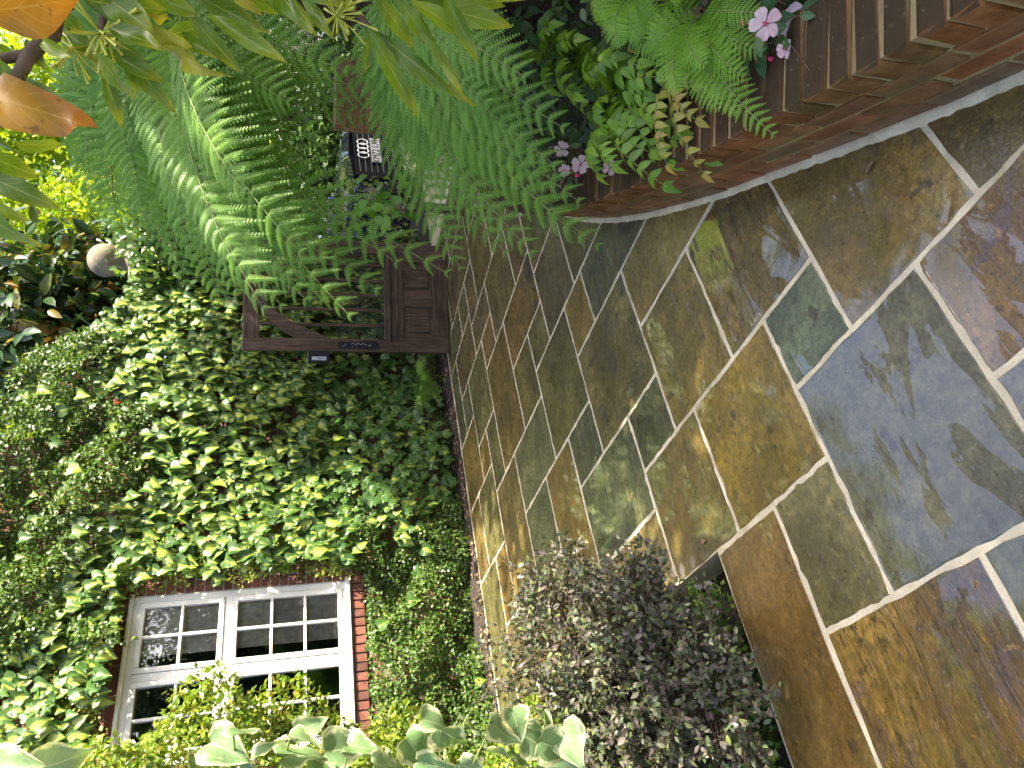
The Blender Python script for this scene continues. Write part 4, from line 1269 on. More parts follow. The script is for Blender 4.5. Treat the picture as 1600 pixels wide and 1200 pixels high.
# under-layer of darker small leaves and bare stems
n = 2600
t = .6 + 5.7 * rng.random(n); z = .1 + 4.2 * rng.random(n)
k = (z < top_z(t) - .1) & ~in_window(t, z, .16) & ~((t > WX1) & (t < WX1 + .25) & (z > 1.2) & (z < 2.75))
t, z = t[k], z[k]; n = len(t)
loc = np.array([PST(WALL_S, a, b) for a, b in zip(t, z)]) + NW * (.02 + .06 * rng.random(n))[:, None]
scatter('inner_foliage', PR['lobed'], loc, norm(-Z3 + D2 * rng.normal(0, .7, n)[:, None]), norm(NW + rng.normal(0, .3, (n, 3))), .085, M['hedge'], ivy)
parts = []
for k in range(60):
    tt, zz = .9 + 5.2 * rng.random(), .2 + rng.random() * 1.5
    pts = []
    for q_ in range(9):
        if in_window(np.array(tt), np.array(zz), .05): break
        pts.append(PST(WALL_S, tt, zz) + NW * (.035 + .02 * rng.random())); tt += rng.normal(0, .06); zz += .16 + .08 * rng.random()
        if zz > 3.4: break
    if len(pts) > 3: parts.append(tube_np(pts, np.linspace(.010, .004, len(pts)), 5))
V, Fc = join_np(parts); mk('stem', local(ivy, V), Fc, M['bark'], ivy)['kind'] = 'stuff'
rl = [(118, 587), (123, 615), (178, 628)]
P = np.array([on_s(x, y, 6.02) for x, y in rl]); nn = len(P)
leaf_objs('red_leaf', 'lobed', P, norm(-Z3 + D2 * rng.normal(0, .5, nn)[:, None]), norm(NW + rng.normal(0, .3, (nn, 3))), .06, M['red_leaf'], ivy)

# small leaved wire vine on the same wall (above the ivy, beside and below the window)
wv = empty('wire_vine', PST(6.15, 2.3, 0), 0, 'fine leaved green vine mounding below and beside the white window', 'vine')


def vine_wall(t, z, thick, seed):
    r = np.random.default_rng(seed); n = len(t)
    b = thick * (.45 + .35 * np.sin(t * 4.1 + z * 2.3) * np.sin(z * 5.3 - t) + .3 * np.sin(t * 13 + 2 * np.sin(z * 11)) * .5) + .05
    d = b * (1 - .35 * r.random(n) ** 2)
    loc = np.array([PST(WALL_S, a, c) for a, c in zip(t, z)]) + NW * d[:, None] + r.normal(0, .012, (n, 3))
    return loc, norm(r.normal(size=(n, 3)) * .8 + NW * .5 - Z3 * .3), norm(NW + Z3 * .6 + r.normal(size=(n, 3)) * .6)


def vine_patch(root, n, t0, t1, z0, z1, test, thick, size, mat, seed):
    r = np.random.default_rng(seed)
    t = t0 + (t1 - t0) * r.random(n); z = z0 + (z1 - z0) * r.random(n)
    k = test(t, z, r.normal(0, .05, n)); t, z = t[k], z[k]
    lo, yd, nr = vine_wall(t, z, thick, seed + 50)
    scatter('foliage', PR['quad'], lo, yd, nr, size * (.6 + .7 * rng.random(len(lo))), mat, root)


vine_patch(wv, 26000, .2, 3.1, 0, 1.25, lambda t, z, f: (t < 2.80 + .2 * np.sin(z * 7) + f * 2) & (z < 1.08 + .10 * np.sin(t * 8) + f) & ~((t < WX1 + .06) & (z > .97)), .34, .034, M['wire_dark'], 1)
vine_patch(wv, 17000, WX0, 3.0, 1.0, 3.4, lambda t, z, f: ~in_window(t, z, .045 + .05 * np.sin(z * 9) + f * .8) & (t < 2.8 + .15 * np.sin(z * 5) + f) & ((t > WX1) | (z > WZ1)), .18, .036, M['wire'], 2)
wv2 = empty('wire_vine', PST(6.15, 3.6, 3.2), 0, 'dark fine leaved vine mound along the top of the ivy wall', 'vine')
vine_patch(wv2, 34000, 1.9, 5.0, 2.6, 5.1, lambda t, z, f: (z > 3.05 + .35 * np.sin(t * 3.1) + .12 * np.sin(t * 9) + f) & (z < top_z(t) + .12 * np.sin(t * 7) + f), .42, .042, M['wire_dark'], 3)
wv3 = empty('ground_creeper', PST(6.1, 4, 0), 0, 'low fine leaved creeper along the foot of the ivy wall', 'creeper')
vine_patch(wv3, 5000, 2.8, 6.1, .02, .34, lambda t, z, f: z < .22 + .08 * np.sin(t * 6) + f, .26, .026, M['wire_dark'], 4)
# fallen leaves along the strip
n = 520
t = .9 + 4.6 * rng.random(n); s = 5.89 + .20 * rng.random(n) ** 1.5
lt = np.array([PST(a, b, .015 + .05 * (a - 5.89) + .02 * rng.random()) for a, b in zip(s, t)])
o = scatter('leaf_litter', PR['oval'], lt, rand_dirs(n, (0, 0, 0)) * np.array([1, 1, .2]), norm(Z3 + rng.normal(0, .4, (n, 3))), .035 * (.5 + rng.random(n)), M['dead'])
tag(o, 'brown fallen leaves littering the strip between paving and ivy wall', 'leaves', kind='stuff')

# ================================================================== NEAR-LEFT WIRE VINE MASS
nv = empty('wire_vine', (-1.35, 2.15, 0), 0, 'bright sunlit small leaved vine hanging in front of the window at the left', 'vine')
n = 100000
z = .55 + 2.5 * rng.random(n)
az = rad(-150) + rad(190) * rng.random(n)
rr = .44 + .09 * np.sin(z * 4.3 + az * 2) + .06 * np.sin(z * 11 + az * 5) + .05 * np.sin(az * 9 - z * 7) - .16 * rng.random(n) ** 2 + rng.normal(0, .012, n)
rr *= np.interp(z, [.5, .9, 1.6, 2.4, 3], [1.0, 1.16, 1.14, 1.14, 1.1])
cx, cy = -1.79, 2.28
loc = np.stack([cx + rr * 1.25 * np.cos(az), cy + rr * np.sin(az), z], 1)
out = np.stack([np.cos(az), np.sin(az), np.zeros(n)], 1)
NVL = loc
scatter('foliage', PR['quad'], loc, norm(rng.normal(size=(n, 3)) * .8 + out * .4 - Z3 * .3), norm(out + Z3 * .5 + rng.normal(size=(n, 3)) * .6), .021 * (.6 + .8 * rng.random(n)), M['wire'], nv)
# loose sprays reaching over the window
parts, sl, sy, sn = [], [], [], []
for k in range(110):
    i = rng.integers(0, n)
    if out[i, 0] < .1 or loc[i, 2] < .7: continue
    p = loc[i].copy(); d = norm(out[i] * .8 + Z3 * rng.normal(.2, .5) + rng.normal(0, .5, 3)); pts = [p]
    for q_ in range(int(rng.integers(3, 7))):
        d = norm(d + rng.normal(0, .25, 3)); p = p + d * .02; pts.append(p)
        sl.append(p); sy.append(norm(rng.normal(size=3))); sn.append(norm(Z3 + rng.normal(0, .7, 3)))
        if rng.random() < .5: sl.append(p); sy.append(norm(rng.normal(size=3))); sn.append(norm(rng.normal(size=3)))
    parts.append(tube_np(pts, .0014, 4))
V, Fc = join_np(parts); so = mk('stem', local(nv, V), Fc, M['stem_brown'], nv); so['kind'] = 'stuff'
scatter('spray_leaves', PR['tiny'], sl, sy, sn, .016, M['wire'], nv)
# woody stems through the mass
for k in range(12):
    a0 = rad(-110) + rad(110) * rng.random(); z0 = .7 + 1.2 * rng.random(); pts = []
    for q_ in range(9):
        r_ = .47 + .05 * math.sin(q_ * 1.3 + k)
        pts.append((cx + r_ * 1.25 * math.cos(a0), cy + r_ * math.sin(a0), z0)); a0 += rng.normal(.05, .10); z0 += .07 + .04 * rng.random()
    V, Fc = tube_np(pts, np.linspace(.004, .002, 9), 5); mk('stem', local(nv, V), Fc, M['stem_brown'], nv)

# cream edged ivy in front of it
ci = empty('cream_edged_ivy', (-.95, 1.6, 0), 0, 'large grey green ivy leaves with cream edges at the left border of the view', 'ivy')
spots = [(-10, 1205, 90, -10, 0), (60, 1200, 95, -12, 0), (330, 1160, 85, 25, 0), (365, 1150, 70, -20, 0), (400, 1185, 75, -40, 0), (440, 1185, 90, -15, 0), (455, 1150, 60, 10, 0), (470, 1140, 55, -20, 0), (510, 1175, 85, -10, 0), (545, 1165, 60, 5, 0), (585, 1195, 60, 0, 0), (350, 1195, 70, 0, 0), (480, 1200, 70, 20, 0), (295, 1190, 60, 30, 0),
         (635, 1155, 75, 50, 0), (655, 1190, 75, 20, 0), (690, 1140, 75, 40, 0), (700, 1175, 85, 80, 0), (660, 1125, 60, 10, 0), (730, 1120, 60, 60, 0), (770, 1130, 65, 50, 0), (800, 1110, 60, 70, 0), (820, 1150, 75, 30, 0), (850, 1110, 70, 60, 0), (845, 1160, 75, 20, 0), (880, 1135, 80, 70, 0), (880, 1185, 80, 50, 0), (800, 1180, 60, 20, 0), (760, 1175, 60, 0, 0), (840, 1195, 60, 40, 0), (610, 1175, 55, 60, 0), (720, 1195, 60, 20, 0)]
P, YD, NR, SZ = [], [], [], []
for (x, y, L, an, _) in spots:
    Y = 1.62 + rng.normal(0, .05) + (.10 if x > 600 else 0)
    p = at(x, y, Y); dep = (p - np.array([0, 0, CAM_H])) @ cF
    a = rad(an)
    e = at(x + 40 * math.cos(a), y + 40 * math.sin(a), Y + rng.normal(0, .02)) - p
    P.append(p); YD.append(norm(e)); NR.append(norm(np.array([.6, -.35, .6]) + rng.normal(0, .42, 3))); SZ.append(L * dep / FPX * .82)
leaf_objs('leaf', 'big_heart', P, YD, NR, np.array(SZ), M['ivy_cream'], ci)
parts = []
for i in range(len(P)):
    b = np.array(P[i]); c_ = np.array([-1.12 - .1 * rng.random(), 1.82 + .1 * rng.random(), b[2] - .06 + rng.normal(0, .05)])
    parts.append(tube_np([b, (b + c_) / 2 + [0, 0, .03], c_], [.0022, .0025, .003], 5))
V, Fc = join_np(parts); so = mk('stem', local(ci, V), Fc, M['stem_green'], ci); so['kind'] = 'stuff'

# ================================================================== PURPLE-GREEN SHRUB in the left bed
sh = empty('purple_shrub', (-1.0, 2.32, -.15), 0, 'dense small leaved shrub with purple and green foliage at the corner of the paving', 'shrub')
LOBES = [(at(1020, 1060, 2.2), np.array([.35, .34, .40])), (at(905, 1000, 2.55), np.array([.36, .36, .36])), (at(1110, 1085, 2.02), np.array([.30, .28, .34])), (at(960, 1130, 2.2), np.array([.34, .34, .38])), (at(1020, 985, 2.3), np.array([.28, .24, .26]))]
cen = LOBES[0][0]
tw, lp, ly, ln = [], [], [], []
for k in range(1300):
    d = norm(rng.normal(size=3)); d[2] = abs(d[2]) * .9 - .15
    cen, rad3 = LOBES[k % len(LOBES)]
    st = cen + d * rad3 * .25; R = (.78 + .42 * rng.random() ** 1.5 + .14 * math.sin(d[0] * 7 + d[2] * 5))
    en = cen + norm(d) * rad3 * R
    m_ = (st + en) / 2 + rng.normal(0, .03, 3)
    tw.append(tube_np([st, m_, en], [.002, .0014, .0007], 4))
    for q_ in range(22):
        u = .36 + .64 * (q_ + rng.random()) / 22
        p = st * (1 - u) ** 2 + 2 * m_ * u * (1 - u) + en * u * u
        lp.append(p + rng.normal(0, .006, 3)); ly.append(norm(norm(en - st) * .6 + rng.normal(0, .8, 3))); ln.append(norm(d * .5 + Z3 * .5 + rng.normal(0, .6, 3)))
scatter('foliage', PR['oval'], lp, ly, ln, .0245 * (.6 + .7 * rng.random(len(lp))), M['loro'], sh)
V, Fc = join_np(tw)
tr_parts = [tube_np([(-1.0, 2.32, -.15), cen + rng.normal(0, .05, 3), cen + rng.normal(0, .16, 3)], [.012, .009, .004], 6) for _ in range(7)]
so = mk('twig', local(sh, V), Fc, M['bark'], sh); so['kind'] = 'stuff'
V, Fc = join_np(tr_parts); mk('stem', local(sh, V), Fc, M['bark'], sh)
# low round-leaved cover under and beside it
gc = empty('ground_cover', (-1.3, 1.95, -.15), 0, 'fresh green small leaved ground cover filling the bed beside the stone edge', 'plant')
n = 15000
s = 2.33 + 1.6 * rng.random(n); t = -.9 + 1.68 * rng.random(n)
loc = np.array([PST(a, b, 0) for a, b in zip(s, t)]); loc[:, 2] = -.12 + (.16 + .06 * np.sin(s * 9 + t * 7) + np.clip(.25 - t, 0, .5) * .7) * rng.random(n) ** .5
scatter('foliage', PR['tiny'], loc, rand_dirs(n, (0, 0, .2)), norm(Z3 + rng.normal(0, .5, (n, 3))), .022 * (.6 + .8 * rng.random(n)), M['climber'], gc)
# fine creeper spilling over the far paving edge
n = 9000
s = 3.2 + 3.0 * rng.random(n); t = .25 + .75 * rng.random(n) + .12 * np.sin(s * 4)
loc = np.array([PST(a, b, 0) for a, b in zip(s, t)]); loc[:, 2] = -.1 + np.clip(1.05 - (t + .1) * .9, .06, 1) * (.5 + .5 * rng.random(n)) * np.interp(s, [3.2, 4.5, 6.2], [.5, .7, .9])
cr = empty('spilling_creeper', PST(4.6, .5, -.1), 0, 'fine green creeper spilling onto the paving beyond the purple shrub', 'creeper')
scatter('foliage', PR['quad'], loc, rand_dirs(n), norm(Z3 + rng.normal(0, .6, (n, 3))), .024, M['wire_dark'], cr)

# ================================================================== FERNS
def frond(name, base, ctrl, tip, parent, mat, pairs=30, plen=.21, npin=20, pw=.0075, droop=.25, fwd=.35, stem=.006, stemmat=None, seed=0, pl=.028, start=.14, face=0.66, tw=.39, tap=.46):
    """one fern frond: rachis + toothed pinnae, as one mesh"""
    r = np.random.default_rng(seed)
    base, ctrl, tip = (np.asarray(q, float) for q in (base, ctrl, tip))

    def bz(u): return base * ((1 - u) ** 2)[..., None] + 2 * ctrl * (u * (1 - u))[..., None] + tip * (u * u)[..., None]

    def bt(u): return norm(2 * (ctrl - base) * (1 - u)[..., None] + 2 * (tip - ctrl) * u[..., None])
    L = np.linalg.norm(np.diff(bz(np.linspace(0, 1, 40)), axis=0), axis=1).sum()
    u = start + (0.995 - start) * np.linspace(0, 1, pairs) ** .92
    Pk, Tk = bz(u), bt(u)
    tc_ = norm(np.array([0, 0, CAM_H]) - Pk)
    S = norm(np.cross(Tk, Z3 * (1 - face) + tc_ * face + 1e-3 + r.normal(0, .12, 3))); N = norm(np.cross(S, Tk))
    x = (u - start) / (1 - start)
    ln = plen * np.minimum(1, (.35 + x * 3.0)) * np.clip(1 - x, 0, 1) ** tap * 1.12 + .006
    J = npin
    w = (np.arange(J) + .6) / J
    Vs, Fs, Ls, off = [], [], [], 0
    for sd in (-1, 1):
        jit = r.normal(0, .05, pairs)
        dr = norm(S * sd + Tk * (fwd + .35 * x[:, None] + jit[:, None]))         # pinna direction
        dv = -Z3 * droop * (.7 + .6 * r.random((pairs, 1))) + N * .0
        pos = Pk[:, None, :] + dr[:, None, :] * (w[None, :, None] * ln[:, None, None]) + dv[:, None, :] * (w[None, :, None] ** 2 * ln[:, None, None])
        tan = norm(dr[:, None, :] + 2 * dv[:, None, :] * w[None, :, None])
        nn = norm(N[:, None, :] + r.normal(0, .14, (pairs, 1, 3)))
        sp = ln / J
        lw = pl * (1 - .82 * w[None, :] ** 1.6) * (ln / plen)[:, None] ** .5     # pinnule length
        for s2 in (-1, 1):
            pd = norm(np.cross(nn, tan) * s2 + tan * .55)
            tipv = pos + pd * lw[..., None] - nn * (lw * .22)[..., None]
            hw = np.minimum(sp[:, None] * tw, pw) * np.ones_like(lw)
            a = pos - tan * hw[..., None]; b = pos + tan * hw[..., None]
            c = tipv + tan * (hw * .35)[..., None]; d = tipv - tan * (hw * .35)[..., None]
            V = np.stack([a, b, c, d], 2).reshape(-1, 3)
            k = len(V) // 4
            f0 = (np.arange(k) * 4)[:, None]
            Fs.append(np.concatenate([f0 + [0, 1, 2], f0 + [0, 2, 3]]) + off)
            rn = np.repeat((x[:, None] * .3 + .5 * r.random((pairs, 1)) + .1 * r.random((pairs, J))).ravel(), 4)
            Ls.append(np.stack([np.tile([.2, .2, .9, .9], k), np.tile([0, 0, 1, 1], k), rn], 1))
            Vs.append(V); off += len(V)
        # midrib of every pinna as a thin ribbon
        e = Pk + dr * ln[:, None] + dv * ln[:, None]; mid = Pk + dr * (ln * .5)[:, None] + dv * (ln * .25)[:, None]
        wd = np.cross(N, dr) * .0016
        V = np.stack([Pk - wd, Pk + wd, mid + wd, mid - wd, e], 1).reshape(-1, 3)
        f0 = (np.arange(pairs) * 5)[:, None]
        Fs.append(np.concatenate([f0 + [0, 1, 2], f0 + [0, 2, 3], f0 + [3, 2, 4]]) + off)
        Ls.append(np.tile([[.0, .5, .9]], (len(V), 1))); Vs.append(V); off += len(V)
    uu = np.linspace(0, 1, 16)
    tv, tf = tube_np(bz(uu), np.linspace(stem, .0012, 16), 6)
    Vs.append(tv); Fs.append(tf + off); Ls.append(np.tile([[.0, .5, .95]], (len(tv), 1)))
    nl = sum(len(f) for f in Fs[:-1])
    V = np.concatenate(Vs); Fa = np.concatenate(Fs)
    mi = np.zeros(len(Fa), int); mi[nl:] = 1
    return mk(name, local(parent, V), Fa, None, parent, np.concatenate(Ls), mats=[mat, stemmat or M['stem_green']], midx=mi)


CROWN = np.array([1.86, 3.50, 1.93])
tf = empty('tree_fern', (1.98, 3.62, .3), 0, 'large tree fern with arching feathery fronds over the brick edged bed', 'fern')
tv, tfc = tube_np([(1.98, 3.62, .25), (1.96, 3.60, .8), (1.90, 3.55, 1.4), CROWN - [0, 0, .08]], [.17, .14, .13, .12], 14)
tv += rng.normal(0, .012, tv.shape)
mk('trunk', local(tf, tv), tfc, M['fibre'], tf)
# tips (photo x, y, distance), arch lift
FR = [(412, 484, 2.75, .22), (478, 470, 2.95, .20), (548, 495, 2.85, .20), (545, 430, 3.3, .25), (622, 412, 3.05, .30), (700, 428, 3.0, .35),
      (370, 455, 3.5, .22), (345, 470, 3.9, .25), (330, 420, 4.2, .25), (290, 335, 3.5, .20), (255, 395, 4.3, .25), (235, 275, 3.9, .25), (190, 330, 4.4, .25), (160, 210, 4.2, .25), (175, 110, 3.9, .2), (240, 180, 3.3, .15),
      (470, 395, 2.7, .22), (430, 360, 3.2, .26), (505, 400, 2.9, .25), (380, 300, 2.6, .2), (330, 250, 2.9, .2), (300, 400, 3.7, .22), (270, 300, 3.3, .2), (400, 440, 3.3, .24), (455, 440, 3.2, .22), (590, 455, 3.1, .24), (345, 360, 3.0, .2), (215, 220, 3.6, .2), (360, 400, 2.8, .2), (140, 260, 4.3, .2), (165, 340, 4.2, .22), (205, 405, 4.2, .22), (232, 350, 3.8, .2), (180, 180, 3.8, .15), (268, 250, 3.4, .18), (312, 300, 3.5, .2), (135, 140, 4.0, .15), (222, 300, 3.7, .2), (290, 440, 4.0, .22), (250, 130, 3.5, .12), (395, 410, 2.9, .2), (440, 480, 3.1, .2), (505, 470, 3.2, .22), (590, 150, 3.1, .2), (565, 185, 3.3, .25), (540, 110, 2.9, .2), (450, 160, 2.9, .18), (490, 210, 3.1, .2), (420, 230, 3.0, .18)]
for k, (x, y, Y, up) in enumerate(FR):
    tip = at(x, y, Y)
    c = CROWN + (tip - CROWN) * .45; c[2] = max(CROWN[2], tip[2]) + up * .9
    b = CROWN + norm((tip - CROWN) * [1, 1, 0]) * .07
    frond('frond', b, c, tip, tf, M['fern'], pairs=26, plen=.23 + .04 * rng.random(), npin=14, droop=.20 + .2 * rng.random(), seed=100 + k, pl=.032, stem=.007)
for k in range(9):                                # fronds on the far side
    a = rad(-60) + k * rad(22)
    tip = CROWN + np.array([math.cos(a) * 1.2, math.sin(a) * 1.2, -.35 + .2 * rng.random()])
    c = CROWN + (tip - CROWN) * .5; c[2] = CROWN[2] + .55
    frond('frond', CROWN + norm((tip - CROWN) * [1, 1, 0]) * .07, c, tip, tf, M['fern'], pairs=24, plen=.23, npin=13, droop=.3, seed=200 + k, stem=.007)

# a second, shorter tree fern nearer the brick edge
CR2 = at(625, -75, 2.95)
tf2 = empty('tree_fern', (CR2[0] + .05, CR2[1] + .08, .3), 0, 'shorter tree fern whose fronds droop over the curved brick wall', 'fern')
tv, tfc = tube_np([(CR2[0] + .05, CR2[1] + .08, .25), (CR2[0] + .03, CR2[1] + .05, .7), CR2 - [0, 0, .06]], [.13, .11, .10], 12)
tv += rng.normal(0, .01, tv.shape)
mk('trunk', local(tf2, tv), tfc, M['fibre'], tf2)
for k, (x, y, Y, up) in enumerate([(832, 396, 2.75, .16), (800, 335, 2.95, .2), (908, 372, 2.6, .16), (936, 385, 2.7, .2), (905, 315, 2.5, .15), (868, 258, 2.45, .14), (880, 200, 2.35, .12), (770, 262, 2.7, .2), (716, 372, 3.05, .2), (760, 160, 2.4, .14), (860, 330, 2.6, .18), (790, 395, 2.95, .2), (710, 250, 2.9, .20), (820, 120, 2.2, .12), (850, 290, 2.55, .14), (815, 215, 2.45, .14), (890, 345, 2.75, .18), (745, 330, 2.95, .2), (720, 420, 3.2, .22), (720, 90, 2.4, .14)]):
    tip = at(x, y, Y); c = CR2 + (tip - CR2) * .45; c[2] = max(CR2[2], tip[2]) + up
    frond('frond', CR2 + norm((tip - CR2) * [1, 1, 0]) * .06, c, tip, tf2, M['fern'], pairs=25, plen=.20 + .03 * rng.random(), npin=14, droop=.18 + .2 * rng.random(), seed=600 + k, pl=.029, stem=.006)

# bright shield ferns on the brick coping: (crown photo x, y, distance), list of tips
SF = [('shield_fern', 'bright lime green shield fern drooping over the brick coping', (1085, 20, 1.75), [(1208, 210, 1.55), (1190, 80, 1.5), (1150, 175, 1.62), (1120, 170, 1.7), (1060, 140, 1.75), (1190, 20, 1.5), (1100, 100, 1.6), (1060, -20, 1.6), (1030, 90, 1.85), (1160, 120, 1.5)]),
      ('shield_fern', 'darker shield fern with drooping fronds behind the lime green fern', (985, -20, 2.0), [(1000, 60, 1.95), (1035, 95, 1.95), (970, 70, 2.0), (940, 40, 2.1), (1040, 40, 1.85), (1015, -60, 1.9)])]
for k, (nm_, lab, (cx_, cy_2, cY), tips) in enumerate(SF):
    cr_ = at(cx_, cy_2, cY)
    rt = empty(nm_, (cr_[0], cr_[1], .32), 0, lab, 'fern')
    for j, (x, y, Y) in enumerate(tips):
        tip = at(x, y, Y); c = cr_ + (tip - cr_) * .5; c[2] = max(cr_[2], tip[2]) + .06
        frond('frond', cr_ - [0, 0, .03], c, tip, rt, M['shield_fern'], pairs=20, plen=.072, npin=10, pw=.006, droop=.15, fwd=.25, stem=.0025, seed=300 + 20 * k + j, pl=.012, start=.1, tw=.36)
    V, Fc = tube_np([(cr_[0], cr_[1], .27), cr_ - [0, 0, .02]], [.02, .012], 7); mk('rootstock', local(rt, V), Fc, M['fibre'], rt)

# ================================================================== HOLLY FERNS AND OTHER BED PLANTS
PR['pinna'] = [leaf_proto([(0, .03, 0), (.08, .22, .05), (.25, .27, .25), (.5, .24, .5), (.75, .15, .74), (.92, .05, .9), (1, .004, 1)], 1, .2, .25), leaf_proto([(0, .03, 0), (.08, .24, .03), (.25, .29, .22), (.45, .23, .47), (.72, .12, .74), (1, .004, 1.02)], 1, .3, .35)]


def holly(root, base, tip, lift, mat, npair=9, pl=.062, seed=0, name='frond'):
    r = np.random.default_rng(seed)
    base = np.asarray(base, float); tip = np.asarray(tip, float)
    c = base + (tip - base) * .5; c[2] = max(base[2], tip[2]) + lift
    u = np.linspace(.12, .98, npair)
    Pk = base * ((1 - u) ** 2)[:, None] + 2 * c * (u * (1 - u))[:, None] + tip * (u * u)[:, None]
    Tk = norm(2 * (c - base) * (1 - u)[:, None] + 2 * (tip - c) * u[:, None])
    S = norm(np.cross(Tk, Z3 + 1e-3)); N = norm(np.cross(S, Tk))
    lo, yd, nr, sz = [], [], [], []
    for i in range(npair):
        for sd in (-1, 1):
            lo.append(Pk[i]); yd.append(norm(S[i] * sd + Tk[i] * .45 - Z3 * .25 + r.normal(0, .1, 3))); nr.append(norm(N[i] + r.normal(0, .2, 3))); sz.append(pl * (1.1 - .6 * u[i] ** 2) * (.85 + .3 * r.random()))
    lo.append(Pk[-1]); yd.append(Tk[-1]); nr.append(N[-1]); sz.append(pl * .9)
    o = scatter(name, PR['pinna'], lo, yd, nr, np.array(sz), mat, root, stuff=False)
    V, Fc = tube_np(np.vstack([[base], Pk]), np.linspace(.003, .001, npair + 1), 5)
    mk('stalk', local(root, V), Fc, M['stem_green'], o).matrix_parent_inverse = Matrix.Identity(4)


HF = [('broad leaved holly fern with glossy fronds at the middle of the brick bed', (960, 130, 2.25), [(1108, 250, 1.95), (1050, 255, 2.05), (1010, 150, 2.05), (1065, 205, 1.95), (985, 220, 2.2), (1000, 100, 2.0), (940, 200, 2.25), (930, 110, 2.2), (1030, 120, 1.95), (960, 90, 2.05)], 'holly_fern'),
      ('dark green holly fern in shade behind the glossy one', (880, 80, 2.7), [(950, 150, 2.45), (920, 180, 2.5), (900, 150, 2.4), (860, 140, 2.6), (950, 90, 2.4), (900, 60, 2.4), (860, 40, 2.5), (830, 90, 2.7), (985, 130, 2.3)], 'holly_fern'),
      ('yellowing holly fern frond drooping over the brick coping', (1030, 100, 2.0), [(1103, 275, 1.88), (1045, 262, 1.98), (1092, 190, 1.8), (1085, 130, 1.8)], 'holly_yellow'),
      ('pale yellow dying holly fern at the back of the bed', (930, -30, 2.3), [(985, 75, 2.15), (950, 40, 2.2)], 'holly_yellow'),
      ('holly fern with fresh fronds hanging by the pink flowers', (930, 180, 2.35), [(1042, 292, 2.05), (1020, 240, 2.1), (960, 260, 2.25), (935, 275, 2.35), (985, 190, 2.15)], 'holly_fern')]
for k, (lab, (x, y, Y), tips, mt) in enumerate(HF):
    c = at(x, y, Y)
    rt = empty('holly_fern', (c[0], c[1], .3), 0, lab, 'fern')
    for j, (tx_, ty_, tY) in enumerate(tips):
        holly(rt, c - [0, 0, .06], at(tx_, ty_, tY), .10, M[mt], npair=9 if mt == 'holly_fern' else 10, pl=.066 if mt == 'holly_fern' else .048, seed=400 + 10 * k + j)
    if mt == 'holly_yellow':
        pass
    V, Fc = tube_np([(c[0], c[1], .26), c - [0, 0, .05]], [.014, .008], 6); mk('rootstock', local(rt, V), Fc, M['fibre'], rt)


def impatiens(lab, cxy, nleaf, spread, flowers, buds, seed, lsize=.055):
    r = np.random.default_rng(seed)
    c = at(*cxy) + [0, 0, .02]
    rt = empty('impatiens', (c[0], c[1], .30), 0, lab, 'flower')
    lo = c + r.normal(size=(nleaf, 3)) * np.array([spread, spread, spread * .7])
    yd = norm((lo - c) * [1, 1, .5] + r.normal(0, .03, (nleaf, 3)) + [-.02, -.02, -.03]); nr = norm(Z3 + np.array([-.3, -.5, 0]) + r.normal(0, .4, (nleaf, 3)))
    leaf_objs('leaf', 'oval', lo, yd, nr, lsize * (.7 + .6 * r.random(nleaf)), M['impatiens'], rt)
    parts = []
    for i in range(nleaf): parts.append(tube_np([(c[0] + r.normal(0, .02), c[1] + r.normal(0, .02), .28), (lo[i] + c) / 2, lo[i]], [.003, .002, .0012], 5))
    V, Fc = join_np(parts); mk('stem', local(rt, V), Fc, M['stem_brown'], rt)
    for (x, y, Y, sz, tilt) in flowers:
        p = at(x, y, Y); face = norm(np.array([0, 0, CAM_H]) - p + np.array([.25 * math.sin(tilt), 0, .25 * math.cos(tilt)]))
        a = norm(np.cross(face, Z3)); b = np.cross(face, a)
        fl = bpy.data.objects.new('flower', None)
        lo_, yd_, nr_ = [], [], []
        for q_ in range(5):
            an = tilt + q_ * 2 * math.pi / 5 + r.normal(0, .08); d = a * math.cos(an) + b * math.sin(an)
            lo_.append(p + d * sz * .08 + face * .002 * (q_ % 2)); yd_.append(d + face * .12); nr_.append(face + r.normal(0, .12, 3))
        pet = scatter('flower', PR['petal'], lo_, yd_, nr_, sz * .62, M['pink'], rt, stuff=False)
        bpy.data.objects.remove(fl)
        bm = bmesh.new(); bmesh.ops.create_icosphere(bm, subdivisions=1, radius=sz * .085)
        for v in bm.verts: v.co = Vector(local(rt, p + face * .004)) + v.co
        bm_obj('flower_eye', bm, M['hot_pink'], pet, True)
        V, Fc = tube_np([p - face * .003, (p + c) / 2 - [0, 0, .01], c], .0012, 5); mk('flower_stalk', local(rt, V), Fc, M['stem_green'], rt)
    for (x, y, Y) in buds:
        p = at(x, y, Y); bm = bmesh.new(); bmesh.ops.create_icosphere(bm, subdivisions=2, radius=.007)
        for v in bm.verts: v.co = Vector((v.co.x, v.co.y, v.co.z * 1.5)) + Vector(local(rt, p))
        bm_obj('bud', bm, M['hot_pink'], rt, True)


impatiens('pink impatiens with a large open bloom on the dark brick coping', (1222, 38, 1.52), 60, .062, [(1258, 40, 1.46, .088, .3), (1196, 37, 1.48, .055, 1.2), (1228, 77, 1.48, .032, 2.0)], [(1241, 14, 1.52), (1321, 26, 1.5), (1205, 92, 1.55), (1162, 36, 1.55)], 1)
impatiens('small pink impatiens flowering below the fern fronds', (905, 245, 2.75), 22, .09, [(907, 257, 2.62, .052, .5), (953, 262, 2.5, .042, 1.5), (878, 233, 2.7, .045, 2.2), (882, 266, 2.68, .035, .9), (805, 292, 2.95, .03, 1.0)], [(902, 274, 2.6), (960, 253, 2.5)], 2)
impatiens('leafy impatiens without blooms at the edge of the coping', (1300, 8, 1.44), 30, .042, [(1283, -6, 1.5, .03, .4)], [(1320, 25, 1.45)], 3, .05)

